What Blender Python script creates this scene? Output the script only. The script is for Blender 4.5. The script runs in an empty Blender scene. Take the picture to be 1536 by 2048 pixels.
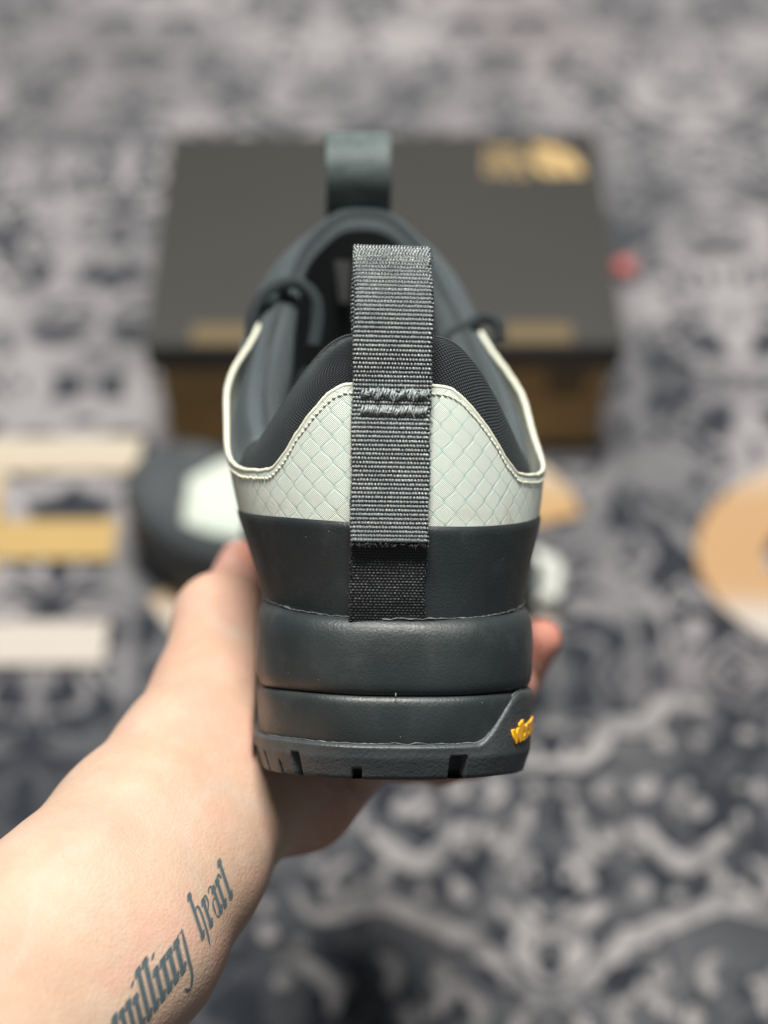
import bpy, bmesh, math, random
import numpy as np
from mathutils import Vector, Matrix
from mathutils.bvhtree import BVHTree

S = bpy.context.scene
COL = S.collection
rng = np.random.default_rng(7)
random.seed(7)

# ------------------------------------------------------------------ camera
PITCH = math.radians(54.0)
CAM_H = 0.835
FPX = 2840.0                                   # focal length in pixels of the 1536 x 2048 photograph
cF = np.array([0, math.cos(PITCH), -math.sin(PITCH)])
cU = np.array([0, math.sin(PITCH), math.cos(PITCH)])
cR = np.array([1.0, 0, 0])
cC = np.array([0, 0, CAM_H])
cam_d = bpy.data.cameras.new("camera")
cam = bpy.data.objects.new("camera", cam_d)
COL.objects.link(cam)
cam.location = cC
cam.rotation_euler = (math.radians(90) - PITCH, 0, 0)
cam_d.sensor_fit = 'VERTICAL'
cam_d.sensor_height = 24.0
cam_d.lens = FPX / 2048.0 * 24.0
cam_d.clip_start = 0.01
cam_d.clip_end = 100
cam_d.dof.use_dof = True
cam_d.dof.focus_distance = 0.362
cam_d.dof.aperture_fstop = 3.2
S.camera = cam

# ------------------------------------------------------------------ world, lamps, exposure
W = bpy.data.worlds.new("World")
S.world = W
W.use_nodes = True
bg = W.node_tree.nodes["Background"]
bg.inputs[0].default_value = (0.93, 0.97, 1.0, 1)
bg.inputs[1].default_value = 0.13


def lamp(name, loc, target, size, power, color, size_y=None):
    d = bpy.data.lights.new(name, 'AREA')
    d.shape = 'RECTANGLE'
    d.size = size
    d.size_y = size_y or size
    d.energy = power
    d.color = color
    o = bpy.data.objects.new(name, d)
    COL.objects.link(o)
    o.location = loc
    o.rotation_euler = (Vector(target) - Vector(loc)).to_track_quat('-Z', 'Y').to_euler()
    return o


lamp("ceiling_lamp", (-0.02, 0.78, 2.3), (0, 0.40, 0.4), 0.60, 86, (1.0, 0.97, 0.925), 0.45)

vs = S.view_settings
vs.view_transform = 'Standard'
vs.look = 'None'
vs.exposure = 0.0
vs.gamma = 1.0
S.cycles.use_denoising = True
S.cycles.max_bounces = 8


# ------------------------------------------------------------------ frames
def cam_pt(x, y, d):
    """camera-frame centimetres -> world metres"""
    return cC + (cR * x + cU * y + cF * d) * 0.01


def px_pt(px, py, d):
    return cam_pt((px - 768) / FPX * d, (1024 - py) / FPX * d, d)


def floor_pt(px, py, z=0.0):
    r = cF + cR * (px - 768) / FPX + cU * (1024 - py) / FPX
    t = (cC[2] - z) / -r[2]
    return cC + r * t


# frame of the held sneaker in camera axes (x right, y up, depth)
TH, PS, RO = math.radians(4), math.radians(4), math.radians(1.2)
sF = np.array([-math.sin(PS), math.cos(PS) * math.sin(TH), math.cos(PS) * math.cos(TH)])
sR = np.array([math.cos(PS), math.sin(PS) * math.sin(TH), math.sin(PS) * math.cos(TH)])
sU = np.cross(sF, sR)
if sU[1] < 0:
    sU = -sU
sR, sU = math.cos(RO) * sR - math.sin(RO) * sU, math.cos(RO) * sU + math.sin(RO) * sR
sO = np.array([18 / FPX * 36.3, -529 / FPX * 36.3, 36.3])


def c2w_dir(v):
    return cR * v[0] + cU * v[1] + cF * v[2]


SHOE_M = Matrix.Identity(4)
for k, v in enumerate((sR, sF, sU)):
    w = c2w_dir(v)
    for j in range(3):
        SHOE_M[j][k] = w[j]
wO = cam_pt(*sO)
for j in range(3):
    SHOE_M[j][3] = wO[j]


# ------------------------------------------------------------------ small helpers
def pchip(xs, ys):
    """monotone cubic interpolation"""
    xs = np.asarray(xs, float)
    ys = np.asarray(ys, float)
    h = np.diff(xs)
    dl = np.diff(ys) / h
    m = np.zeros_like(ys)
    for i in range(1, len(xs) - 1):
        if dl[i - 1] * dl[i] > 0:
            w1, w2 = 2 * h[i] + h[i - 1], h[i] + 2 * h[i - 1]
            m[i] = (w1 + w2) / (w1 / dl[i - 1] + w2 / dl[i])
    m[0], m[-1] = dl[0], dl[-1]

    def f(x):
        x = np.clip(np.asarray(x, float), xs[0], xs[-1])
        i = np.clip(np.searchsorted(xs, x, side='right') - 1, 0, len(h) - 1)
        t = (x - xs[i]) / h[i]
        return ((2 * t**3 - 3 * t**2 + 1) * ys[i] + (t**3 - 2 * t**2 + t) * h[i] * m[i]
                + (-2 * t**3 + 3 * t**2) * ys[i + 1] + (t**3 - t**2) * h[i] * m[i + 1])
    return f


def sstep(x, a, b):
    t = np.clip((np.asarray(x, float) - a) / (b - a), 0, 1)
    return t * t * (3 - 2 * t)


def catmull(pts, n, closed=False):
    """n samples, even in arc length, of a Catmull-Rom curve through pts"""
    P = np.asarray(pts, float)
    if closed:
        Q = np.vstack([P[-1], P, P[0], P[1]])
    else:
        Q = np.vstack([2 * P[0] - P[1], P, 2 * P[-1] - P[-2]])
    out = []
    for i in range(1, len(Q) - 2):
        p0, p1, p2, p3 = Q[i - 1:i + 3]
        t = np.linspace(0, 1, 24, endpoint=False)[:, None]
        out.append(0.5 * (2 * p1 + (p2 - p0) * t + (2 * p0 - 5 * p1 + 4 * p2 - p3) * t**2
                          + (3 * p1 - p0 - 3 * p2 + p3) * t**3))
    C = np.vstack(out + [Q[-2][None]])
    s = np.concatenate([[0], np.cumsum(np.linalg.norm(np.diff(C, axis=0), axis=1))])
    q = np.linspace(0, s[-1], n, endpoint=not closed)
    return np.stack([np.interp(q, s, C[:, k]) for k in range(C.shape[1])], 1)


def mesh_obj(name, verts, faces, mat, parent=None, attrs=None, smooth=True, scale=0.01):
    """verts in centimetres -> one mesh object; attrs: point attributes (n,3) or (n,)"""
    me = bpy.data.meshes.new(name)
    v = np.ascontiguousarray(np.asarray(verts, np.float32) * scale)
    if isinstance(faces, np.ndarray):
        k = faces.shape[1]
        me.vertices.add(len(v))
        me.vertices.foreach_set("co", v.ravel())
        me.loops.add(faces.size)
        me.loops.foreach_set("vertex_index", faces.ravel().astype(np.int32))
        me.polygons.add(len(faces))
        me.polygons.foreach_set("loop_start", np.arange(0, faces.size, k, dtype=np.int32))
        me.update(calc_edges=True)
        me.validate()
    else:
        me.from_pydata([tuple(p) for p in v], [], faces)
        me.update()
    me.polygons.foreach_set("use_smooth", np.full(len(me.polygons), smooth))
    for key, a in (attrs or {}).items():
        a = np.asarray(a, np.float32)
        if a.ndim == 1:
            me.attributes.new(key, 'FLOAT', 'POINT').data.foreach_set("value", a)
        else:
            me.attributes.new(key, 'FLOAT_VECTOR', 'POINT').data.foreach_set("vector", a.ravel())
    if mat:
        me.materials.append(mat)
    o = bpy.data.objects.new(name, me)
    COL.objects.link(o)
    if parent:
        o.parent = parent
    return o


def grid_faces(n, m, cu=False, cv=False, off=0, flip=False):
    i = np.arange(n if cu else n - 1)
    j = np.arange(m if cv else m - 1)
    I, J = np.meshgrid(i, j, indexing='ij')
    a = I * m + J
    b = ((I + 1) % n) * m + J
    c = ((I + 1) % n) * m + (J + 1) % m
    d = I * m + (J + 1) % m
    F = np.stack([a, b, c, d], -1).reshape(-1, 4) + off
    return F[:, ::-1].copy() if flip else F


def grid_obj(name, P, mat, parent=None, cu=False, cv=False, attrs=None, flip=False, scale=0.01):
    n, m = P.shape[:2]
    at = {k: a.reshape(n * m, -1).squeeze() for k, a in (attrs or {}).items()}
    return mesh_obj(name, P.reshape(-1, 3), grid_faces(n, m, cu, cv, flip=flip), mat, parent, at, scale=scale)


def frames(C, closed=False):
    """tangent + two normals along a polyline (parallel transport)"""
    if closed:
        T = np.roll(C, -1, 0) - np.roll(C, 1, 0)
    else:
        T = np.gradient(C, axis=0)
    T /= np.linalg.norm(T, axis=1)[:, None]
    up = np.array([0, 0, 1.0]) if abs(T[0][2]) < 0.9 else np.array([1.0, 0, 0])
    N = np.zeros_like(C)
    n = up - T[0] * up.dot(T[0])
    for i in range(len(C)):
        n = n - T[i] * n.dot(T[i])
        n /= np.linalg.norm(n)
        N[i] = n
    return T, N, np.cross(T, N)


def tube_data(C, r, seg=10, closed=False, flat=1.0):
    C = np.asarray(C, float)
    T, N, B = frames(C, closed)
    r = np.broadcast_to(np.asarray(r, float), (len(C),))
    a = np.linspace(0, 2 * math.pi, seg, endpoint=False)
    P = (C[:, None] + N[:, None] * np.cos(a)[None, :, None] * r[:, None, None]
         + B[:, None] * np.sin(a)[None, :, None] * (r * flat)[:, None, None])
    F = grid_faces(len(C), seg, closed, True)
    V = P.reshape(-1, 3)
    if not closed:                                    # fan caps
        V = np.vstack([V, C[0], C[-1]])
        k = len(V) - 2
        j = np.arange(seg)
        jn = (j + 1) % seg
        c0 = np.stack([np.full(seg, k), j, jn, jn], 1)
        b = (len(C) - 1) * seg
        c1 = np.stack([np.full(seg, k + 1), b + jn, b + j, b + j], 1)
        F = [tuple(x) for x in F] + [tuple(x[:3]) for x in c0] + [tuple(x[:3]) for x in c1]
        return V, F
    return V, [tuple(x) for x in F]


def tube(name, C, r, mat, parent=None, seg=10, closed=False, flat=1.0, scale=0.01):
    V, F = tube_data(C, r, seg, closed, flat)
    s = np.repeat(np.concatenate([[0], np.cumsum(np.linalg.norm(np.diff(C, axis=0), axis=1))]), seg)
    a = np.tile(np.arange(seg) / seg, len(C))
    cm = np.zeros((len(V), 3))
    cm[:len(s), 0] = s
    cm[:len(s), 1] = a * 2 * math.pi * np.max(r)
    return mesh_obj(name, V, F, mat, parent, {"cm": cm}, scale=scale)


class Joined:
    """collects pieces into one mesh"""

    def __init__(self):
        self.V, self.F, self.n = [], [], 0

    def add(self, V, F):
        self.V.append(np.asarray(V, float))
        self.F += [tuple(int(k) + self.n for k in f) for f in F]
        self.n += len(V)

    def build(self, name, mat, parent=None, smooth=True, scale=0.01):
        return mesh_obj(name, np.vstack(self.V), self.F, mat, parent, smooth=smooth, scale=scale)


def tag(o, label, cat, group=None, kind=None):
    if label:
        o['label'] = label
    if cat:
        o['category'] = cat
    if group:
        o['group'] = group
    if kind:
        o['kind'] = kind
    return o


def empty(name, matrix):
    o = bpy.data.objects.new(name, None)
    o.empty_display_size = 0.02
    COL.objects.link(o)
    o.matrix_world = matrix
    return o


# ------------------------------------------------------------------ materials
class G:
    """node graph shorthand"""

    def __init__(self, name, color=(0.5, 0.5, 0.5), rough=0.5, spec=0.5):
        self.m = bpy.data.materials.new(name)
        self.m.use_nodes = True
        self.t = self.m.node_tree
        self.b = self.t.nodes["Principled BSDF"]
        self.set("Base Color", color)
        self.set("Roughness", rough)
        self.set("Specular IOR Level", spec)

    def set(self, key, v):
        if hasattr(v, 'links'):
            self.t.links.new(v, self.b.inputs[key])
        elif isinstance(v, (tuple, list)):
            self.b.inputs[key].default_value = (*v, 1) if len(v) == 3 and key != "Subsurface Radius" else v
        else:
            self.b.inputs[key].default_value = v

    def n(self, kind, **kw):
        x = self.t.nodes.new(kind)
        for k, v in kw.items():
            setattr(x, k, v)
        return x

    def put(self, sock, v):
        if hasattr(v, 'links'):
            self.t.links.new(v, sock)
        elif isinstance(v, (tuple, list)) and len(v) == 3 and sock.type == 'RGBA':
            sock.default_value = (*v, 1)
        else:
            sock.default_value = v

    def f(self, op, a, b=0.0, c=0.0):
        x = self.n('ShaderNodeMath', operation=op)
        for s, v in zip(x.inputs, (a, b, c)):
            self.put(s, v)
        return x.outputs[0]

    def attr(self, key, out='Vector'):
        return self.n('ShaderNodeAttribute', attribute_name=key).outputs[out]

    def xyz(self, v):
        x = self.n('ShaderNodeSeparateXYZ')
        self.put(x.inputs[0], v)
        return x.outputs

    def vec(self, a, b, c=0.0):
        x = self.n('ShaderNodeCombineXYZ')
        for s, v in zip(x.inputs, (a, b, c)):
            self.put(s, v)
        return x.outputs[0]

    def noise(self, v, scale, detail=3.0, rough=0.55, dist=0.0, out=0):
        x = self.n('ShaderNodeTexNoise')
        self.put(x.inputs['Vector'], v)
        for k, q in (('Scale', scale), ('Detail', detail), ('Roughness', rough), ('Distortion', dist)):
            x.inputs[k].default_value = q
        return x.outputs[out]

    def vor(self, v, scale, out='Distance', feature='F1', rand=1.0):
        x = self.n('ShaderNodeTexVoronoi', feature=feature)
        self.put(x.inputs['Vector'], v)
        x.inputs['Scale'].default_value = scale
        x.inputs['Randomness'].default_value = rand
        return x.outputs[out]

    def ramp(self, fac, stops, interp='LINEAR'):
        x = self.n('ShaderNodeValToRGB')
        x.color_ramp.interpolation = interp
        e = x.color_ramp.elements
        while len(e) < len(stops):
            e.new(0.5)
        for k, (p, c) in zip(e, stops):
            k.position = p
            k.color = (*c, 1) if isinstance(c, (tuple, list)) else (c, c, c, 1)
        self.put(x.inputs[0], fac)
        return x.outputs[0]

    def mix(self, fac, a, b, mode='MIX'):
        x = self.n('ShaderNodeMix', data_type='RGBA', blend_type=mode)
        self.put(x.inputs[0], fac)
        self.put(x.inputs[6], a)
        self.put(x.inputs[7], b)
        return x.outputs[2]

    def mapr(self, v, a, b, c=0.0, d=1.0, smooth=True):
        x = self.n('ShaderNodeMapRange', interpolation_type='SMOOTHSTEP' if smooth else 'LINEAR')
        for s, q in zip(x.inputs, (v, a, b, c, d)):
            self.put(s, q)
        return x.outputs[0]

    def bump(self, h, dist, strength=1.0):
        x = self.n('ShaderNodeBump')
        x.inputs['Strength'].default_value = strength
        x.inputs['Distance'].default_value = dist
        self.put(x.inputs['Height'], h)
        prev = self.b.inputs['Normal']
        if prev.is_linked:
            self.t.links.new(prev.links[0].from_socket, x.inputs['Normal'])
        self.t.links.new(x.outputs[0], prev)

    def obj(self):
        return self.n('ShaderNodeTexCoord').outputs['Object']


def mat_rubber(name, col, rough, grain_scale, grain, specks=True, sheen=0.0):
    g = G(name, col, rough, 0.6)
    p = g.obj()
    n1 = g.noise(p, grain_scale, 2.0)
    n2 = g.noise(p, 45, 3.0)
    c = g.mix(g.mapr(n2, 0.3, 0.7), tuple(x * 0.82 for x in col), tuple(x * 1.2 for x in col))
    if specks:                                        # dust and lint sitting on the rubber
        d = g.vor(p, 520.0)
        w = g.vor(p, 520.0, 'Color')
        on = g.f('MULTIPLY', g.f('LESS_THAN', d, 0.058), g.f('GREATER_THAN', g.xyz(w)[0], 0.86))
        haze = g.f('MULTIPLY', g.mapr(g.noise(p, 70, 5.0, 0.7), 0.5, 0.8), 0.10)
        c = g.mix(haze, c, (0.22, 0.23, 0.23))
        c = g.mix(g.f('MULTIPLY', on, 0.8), c, (0.45, 0.45, 0.43))
    g.set("Base Color", c)
    g.set("Roughness", g.mapr(g.noise(p, 60, 4.0), 0.25, 0.75, rough - 0.08, rough + 0.1))
    g.bump(n1, grain)
    g.bump(g.noise(p, 38, 2.0), 0.0004)
    if sheen:
        g.set("Sheen Weight", sheen)
    return g.m


M = {}
M['midsole'] = mat_rubber("charcoal_foam", (0.0205, 0.0275, 0.0285), 0.48, 1400, 0.00011)
M['outsole'] = mat_rubber("grained_rubber", (0.040, 0.047, 0.050), 0.50, 1000, 0.00022)
M['counter'] = mat_rubber("charcoal_synthetic_leather", (0.0115, 0.0165, 0.0178), 0.55, 1700, 0.00012)
M['toe'] = M['outsole']


def mat_glue():
    g = G("dried_glue", (0.15, 0.158, 0.155), 0.5)
    return g.m


M['glue'] = mat_glue()


def mat_ripstop():
    g = G("mint_ripstop", (0.6, 0.68, 0.58), 0.7, 0.25)
    u, v, _ = g.xyz(g.attr("cm"))
    wob = g.f('MULTIPLY', g.f('SUBTRACT', g.noise(g.attr("cm"), 2.6, 3.0), 0.5), 0.09)
    u = g.f('ADD', u, wob)
    P, Q = 0.62, 0.64
    # ogee lattice: neighbouring wavy lines touch alternately
    x = g.f('DIVIDE', u, P / 2)
    wave = g.f('MULTIPLY', g.f('MAXIMUM', g.f('MINIMUM', g.f('MULTIPLY', g.f('COSINE', g.f('MULTIPLY', v, 2 * math.pi / Q)), 1.08), 1.0), -1.0), 0.42)
    # lines at integers k, shifted by +wave when k is even, -wave when odd: period-2 distances
    ev = g.f('SUBTRACT', 1.0, g.f('ABSOLUTE', g.f('SUBTRACT', g.f('MULTIPLY', g.f('FRACT', g.f('MULTIPLY', g.f('SUBTRACT', x, wave), 0.5)), 2.0), 1.0)))
    xo = g.f('ADD', g.f('ADD', x, wave), 1.0)
    od = g.f('SUBTRACT', 1.0, g.f('ABSOLUTE', g.f('SUBTRACT', g.f('MULTIPLY', g.f('FRACT', g.f('MULTIPLY', xo, 0.5)), 2.0), 1.0)))
    d = g.f('MINIMUM', ev, od)
    line = g.mapr(d, 0.03, 0.21, 1.0, 0.0)
    # bow-tie floats at every second row of nodes
    near = g.f('MULTIPLY', g.mapr(ev, 0.10, 0.22, 1.0, 0.0), g.mapr(od, 0.10, 0.22, 1.0, 0.0))
    # basket weave of the cloth itself
    wv = g.f('MULTIPLY', g.f('SINE', g.f('MULTIPLY', u, 2 * math.pi / 0.062)), g.f('SINE', g.f('MULTIPLY', v, 2 * math.pi / 0.056)))
    n = g.noise(g.attr("cm"), 24.0, 3.0)
    cell = g.mix(g.mapr(wv, -0.9, 0.9), (0.59, 0.68, 0.595), (0.80, 0.845, 0.755))
    cell = g.mix(g.f('MULTIPLY', n, 0.35), cell, (0.66, 0.74, 0.66))
    col = g.mix(g.f('MULTIPLY', line, 0.50), cell, (0.58, 0.735, 0.655))
    col = g.mix(g.f('MULTIPLY', near, 0.9), col, (0.48, 0.68, 0.59))
    # patchy tan tint, stronger towards the lower edge
    low_tan = g.f('MULTIPLY', g.mapr(g.noise(g.attr("cm"), 1.3, 4.0), 0.35, 0.75), g.mapr(v, 6.4, 7.5, 0.5, 0.04))
    col = g.mix(low_tan, col, (0.50, 0.44, 0.34))
    g.set("Base Color", col)
    g.bump(g.f('ADD', g.f('MULTIPLY', wv, 0.5), g.f('MULTIPLY', n, 0.9)), 0.00022)
    g.bump(g.f('ADD', g.f('MULTIPLY', line, 0.8), near), 0.00013)
    g.set("Sheen Weight", 0.15)
    return g.m


M['ripstop'] = mat_ripstop()


def mat_cream():
    g = G("cream_binding", (0.70, 0.71, 0.58), 0.5, 0.4)
    p = g.obj()
    g.set("Base Color", g.mix(g.noise(p, 260, 3.0), (0.62, 0.64, 0.50), (0.78, 0.78, 0.66)))
    g.bump(g.noise(p, 900, 3.0), 0.0002)
    return g.m


M['cream'] = mat_cream()


def mat_knit(name, a, b, period=0.075, depth=0.00022, rough=0.75, sheen=0.12):
    g = G(name, a, rough, 0.3)
    u, v, _ = g.xyz(g.attr("cm"))
    k = 2 * math.pi / period
    r1 = g.f('SINE', g.f('MULTIPLY', g.f('ADD', g.f('MULTIPLY', u, 0.82), g.f('MULTIPLY', v, 0.57)), k))
    r2 = g.f('SINE', g.f('MULTIPLY', g.f('SUBTRACT', g.f('MULTIPLY', u, 0.57), g.f('MULTIPLY', v, 0.82)), k))
    h = g.f('MULTIPLY', g.f('ADD', r1, 1.0), g.f('ADD', r2, 1.0))
    n = g.noise(g.attr("cm"), 7.0, 4.0)
    col = g.mix(g.mapr(h, 0.3, 3.2), a, b)
    col = g.mix(g.f('MULTIPLY', n, 0.4), col, a)
    g.set("Base Color", col)
    g.bump(h, depth)
    g.set("Sheen Weight", sheen)
    g.set("Sheen Roughness", 0.4)
    g.set("Sheen Tint", (0.8, 0.95, 1.0))
    return g.m


M['knit'] = mat_knit("charcoal_knit", (0.0055, 0.0065, 0.008), (0.046, 0.051, 0.057))
M['neoprene'] = mat_knit("slate_neoprene", (0.044, 0.056, 0.060), (0.070, 0.086, 0.090), 0.05, 0.00006, 0.48, 0.22)
M['deep'] = mat_knit("shaded_tongue_lining", (0.008, 0.010, 0.011), (0.015, 0.018, 0.019), 0.05, 0.00006, 0.7)  # near-black colour paints in the shade inside the opening
M['lining'] = mat_knit("grey_spacer_mesh", (0.13, 0.13, 0.137), (0.28, 0.28, 0.287), 0.09, 0.0002, 0.8)


def mat_web(name, a, b, rough=0.36, spec=0.6, gap_shade=None):
    g = G(name, a, rough, spec)
    p = g.obj()
    n = g.noise(p, 2600, 2.0)
    big = g.noise(p, 160, 3.0)
    c = g.mix(g.mapr(g.f('ADD', n, g.f('MULTIPLY', big, 0.5)), 0.45, 1.05), a, b)
    if gap_shade:                                           # gap shade painted into the colour: near-black where the ribs lie low
        c = g.mix(g.mapr(g.attr("rib_height", 'Fac'), 0.22, 0.62), gap_shade, c)
    g.set("Base Color", c)
    g.bump(n, 0.00008)
    return g.m


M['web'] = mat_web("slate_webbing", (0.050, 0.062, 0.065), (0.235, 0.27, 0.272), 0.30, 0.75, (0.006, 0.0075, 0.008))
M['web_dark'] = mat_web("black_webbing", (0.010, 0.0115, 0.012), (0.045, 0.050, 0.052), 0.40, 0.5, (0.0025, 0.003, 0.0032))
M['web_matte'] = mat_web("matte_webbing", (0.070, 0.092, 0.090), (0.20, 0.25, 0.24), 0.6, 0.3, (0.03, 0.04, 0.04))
M['thread'] = mat_web("teal_grey_thread", (0.11, 0.13, 0.132), (0.42, 0.47, 0.465), 0.4)
M['cream_thread'] = mat_web("cream_thread", (0.62, 0.61, 0.47), (0.80, 0.79, 0.65), 0.5)
M['dark_thread'] = mat_web("black_thread", (0.012, 0.013, 0.014), (0.04, 0.043, 0.045), 0.5)
M['lace'] = mat_knit("slate_lace_cord", (0.022, 0.030, 0.032), (0.055, 0.066, 0.068), 0.11, 0.0003, 0.6)
M['suede'] = mat_rubber("slate_suede", (0.060, 0.068, 0.072), 0.85, 2400, 0.00012, False)
g = G("gold_rubber", (0.85, 0.42, 0.015), 0.38)
M['yellow'] = g.m
g = G("white_woven_label", (0.10, 0.105, 0.10), 0.8)
M['label'] = g.m


def mat_skin():
    g = G("skin", (0.6, 0.4, 0.3), 0.45, 0.28)
    p = g.obj()
    red = g.attr("red", 'Fac')
    blot = g.noise(p, 26, 4.0, 0.6)
    fine = g.noise(p, 420, 3.0, 0.65)
    col = g.mix(g.mapr(blot, 0.30, 0.72), (0.455, 0.31, 0.222), (0.54, 0.40, 0.30))
    col = g.mix(g.f('MULTIPLY', g.mapr(g.noise(p, 60, 3.0), 0.45, 0.72), 0.5), col, (0.57, 0.30, 0.235))
    col = g.mix(red, col, (0.56, 0.20, 0.155))
    # veins seen faintly through the wrist
    vein = g.mapr(g.f('ABSOLUTE', g.f('SUBTRACT', g.noise(p, 17, 1.0), 0.5)), 0.0, 0.035, 0.22, 0.0)
    col = g.mix(vein, col, (0.45, 0.42, 0.36))
    col = g.mix(g.f('MULTIPLY', fine, 0.22), col, (0.56, 0.36, 0.25))
    spk = g.vor(p, 340.0)
    freck = g.f('MULTIPLY', g.mapr(spk, 0.05, 0.22, 1.0, 0.0), g.mapr(g.noise(p, 90, 2.0), 0.5, 0.7, 0.0, 0.35))
    col = g.mix(freck, col, (0.40, 0.21, 0.15))
    pale = g.f('MULTIPLY', g.mapr(g.noise(p, 150, 4.0, 0.7), 0.45, 0.75), 0.16)
    col = g.mix(pale, col, (0.66, 0.50, 0.40))
    x_, y_, z_ = g.xyz(p)
    fold = g.noise(g.vec(g.f('MULTIPLY', g.f('ADD', x_, g.f('MULTIPLY', z_, 0.6)), 170.0), g.f('MULTIPLY', y_, 45.0), g.f('MULTIPLY', z_, 20.0)), 1.0, 3.0)
    fold = g.f('MULTIPLY', g.mapr(fold, 0.52, 0.62), g.mapr(red, 0.12, 0.4))
    col = g.mix(g.f('MULTIPLY', fold, 0.35), col, (0.66, 0.42, 0.34))
    g.bump(fold, 0.0005)
    g.set("Base Color", col)
    g.set("Subsurface Weight", 0.18)
    g.set("Subsurface Radius", (1.0, 0.35, 0.2))
    g.b.inputs["Subsurface Scale"].default_value = 0.005
    g.set("Roughness", g.mapr(fine, 0.2, 0.8, 0.50, 0.66))
    g.bump(g.vor(p, 1100.0), 0.00009)
    g.bump(g.noise(p, 260, 5.0, 0.75), 0.00020)
    g.bump(g.noise(p, 45, 3.0, 0.55), 0.0003)
    return g.m


M['skin'] = mat_skin()
g = G("tattoo_ink", (0.035, 0.055, 0.07), 0.5, 0.3)
pp = g.obj()
g.set("Base Color", g.mix(g.noise(pp, 900, 3.0), (0.045, 0.068, 0.082), (0.125, 0.155, 0.162)))
M['ink'] = g.m
g = G("faded_ink", (0.30, 0.245, 0.20), 0.55, 0.3)
M['bleed'] = g.m
g = G("fingernail", (0.75, 0.48, 0.42), 0.25, 0.5)
M['nail'] = g.m


# ------------------------------------------------------------------ carpet (setting)
def mat_carpet():
    g = G("woven_carpet", (0.2, 0.2, 0.2), 0.9, 0.1)
    p = g.obj()
    x, y, _ = g.xyz(p)
    wx = g.f('SUBTRACT', g.noise(p, 5.0, 2.0), 0.5)
    wy = g.f('SUBTRACT', g.noise(g.vec(y, x, 0.4), 5.0, 2.0), 0.5)
    X = g.f('PINGPONG', g.f('SUBTRACT', g.f('ADD', x, g.f('MULTIPLY', wx, 0.03)), 0.112), 0.17)
    Y = g.f('PINGPONG', g.f('ADD', g.f('ADD', y, g.f('MULTIPLY', wy, 0.03)), 0.05), 0.26)
    q = g.vec(X, Y, 0.0)
    n1 = g.noise(q, 13.0, 2.0, 0.5, 1.2)
    n2 = g.noise(g.vec(X, Y, 3.7), 27.0, 2.0, 0.5, 0.8)
    scroll = g.f('ABSOLUTE', g.f('SINE', g.f('MULTIPLY', n1, 21.0)))
    vine = g.mapr(scroll, 0.40, 0.75, 1.0, 0.0)
    leaf = g.mapr(n2, 0.52, 0.62)
    ringd = g.vor(q, 12.0)
    ring = g.mapr(g.f('ABSOLUTE', g.f('SUBTRACT', ringd, 0.42)), 0.04, 0.13, 1.0, 0.0)
    pat = g.f('MAXIMUM', g.f('MULTIPLY', vine, 0.75), g.f('MAXIMUM', g.f('MULTIPLY', leaf, 0.7), g.f('MULTIPLY', ring, 0.8)))
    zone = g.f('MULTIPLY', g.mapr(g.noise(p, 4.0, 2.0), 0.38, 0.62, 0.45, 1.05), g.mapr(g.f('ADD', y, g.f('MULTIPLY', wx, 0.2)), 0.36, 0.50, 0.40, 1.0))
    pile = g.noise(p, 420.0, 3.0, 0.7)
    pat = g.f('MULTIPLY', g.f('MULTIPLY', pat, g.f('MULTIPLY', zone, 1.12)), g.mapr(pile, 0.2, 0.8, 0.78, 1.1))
    far = g.mapr(y, 0.70, 1.10)                    # the plainer, paler field of the far border
    pat = g.f('ADD', g.f('MULTIPLY', pat, g.mapr(far, 0.0, 1.0, 1.0, 0.75)), g.f('MULTIPLY', far, 0.26))
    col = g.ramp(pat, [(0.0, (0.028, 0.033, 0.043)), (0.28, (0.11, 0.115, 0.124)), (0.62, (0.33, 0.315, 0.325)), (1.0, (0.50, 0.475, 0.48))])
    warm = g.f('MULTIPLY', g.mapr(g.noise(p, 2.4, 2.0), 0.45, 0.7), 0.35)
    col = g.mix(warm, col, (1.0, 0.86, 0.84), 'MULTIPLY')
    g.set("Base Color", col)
    g.bump(pile, 0.003)
    g.set("Sheen Weight", 0.2)
    return g.m


def mat_flat(name, fn):
    g = G(name, (0.5, 0.5, 0.5), 0.9, 0.1)
    fn(g)
    return g.m


def _pale(g):
    p = g.obj()
    n = g.noise(p, 420.0, 3.0, 0.7)
    v = g.noise(p, 45.0, 3.0, 0.6)
    c = g.mix(g.mapr(v, 0.32, 0.62), (0.22, 0.218, 0.222), (0.54, 0.515, 0.51))
    g.set("Base Color", g.mix(g.f('MULTIPLY', n, 0.5), c, (0.14, 0.145, 0.15)))
    g.bump(n, 0.003)


def _letter(g):
    p = g.obj()
    n = g.noise(p, 420.0, 3.0, 0.7)
    t = g.attr("grad", 'Fac')
    w = g.attr("warm", 'Fac')
    gold = g.mix(w, (0.62, 0.43, 0.17), (0.62, 0.37, 0.20))
    c0 = g.mix(g.mapr(t, 0.06, 0.34), (0.70, 0.62, 0.50), gold)
    c = g.mix(g.mapr(t, 0.66, 0.84), c0, (0.70, 0.64, 0.57))
    g.set("Base Color", g.mix(g.f('MULTIPLY', n, 0.15), c, (0.42, 0.36, 0.27)))
    g.bump(n, 0.003)


M['carpet'] = mat_carpet()
M['pale'] = mat_flat("pale_carpet_yarn", _pale)
M['letter'] = mat_flat("printed_letter_yarn", _letter)

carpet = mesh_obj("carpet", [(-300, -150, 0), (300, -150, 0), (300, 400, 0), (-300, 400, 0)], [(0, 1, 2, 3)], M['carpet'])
tag(carpet, None, None, kind='structure')


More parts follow.
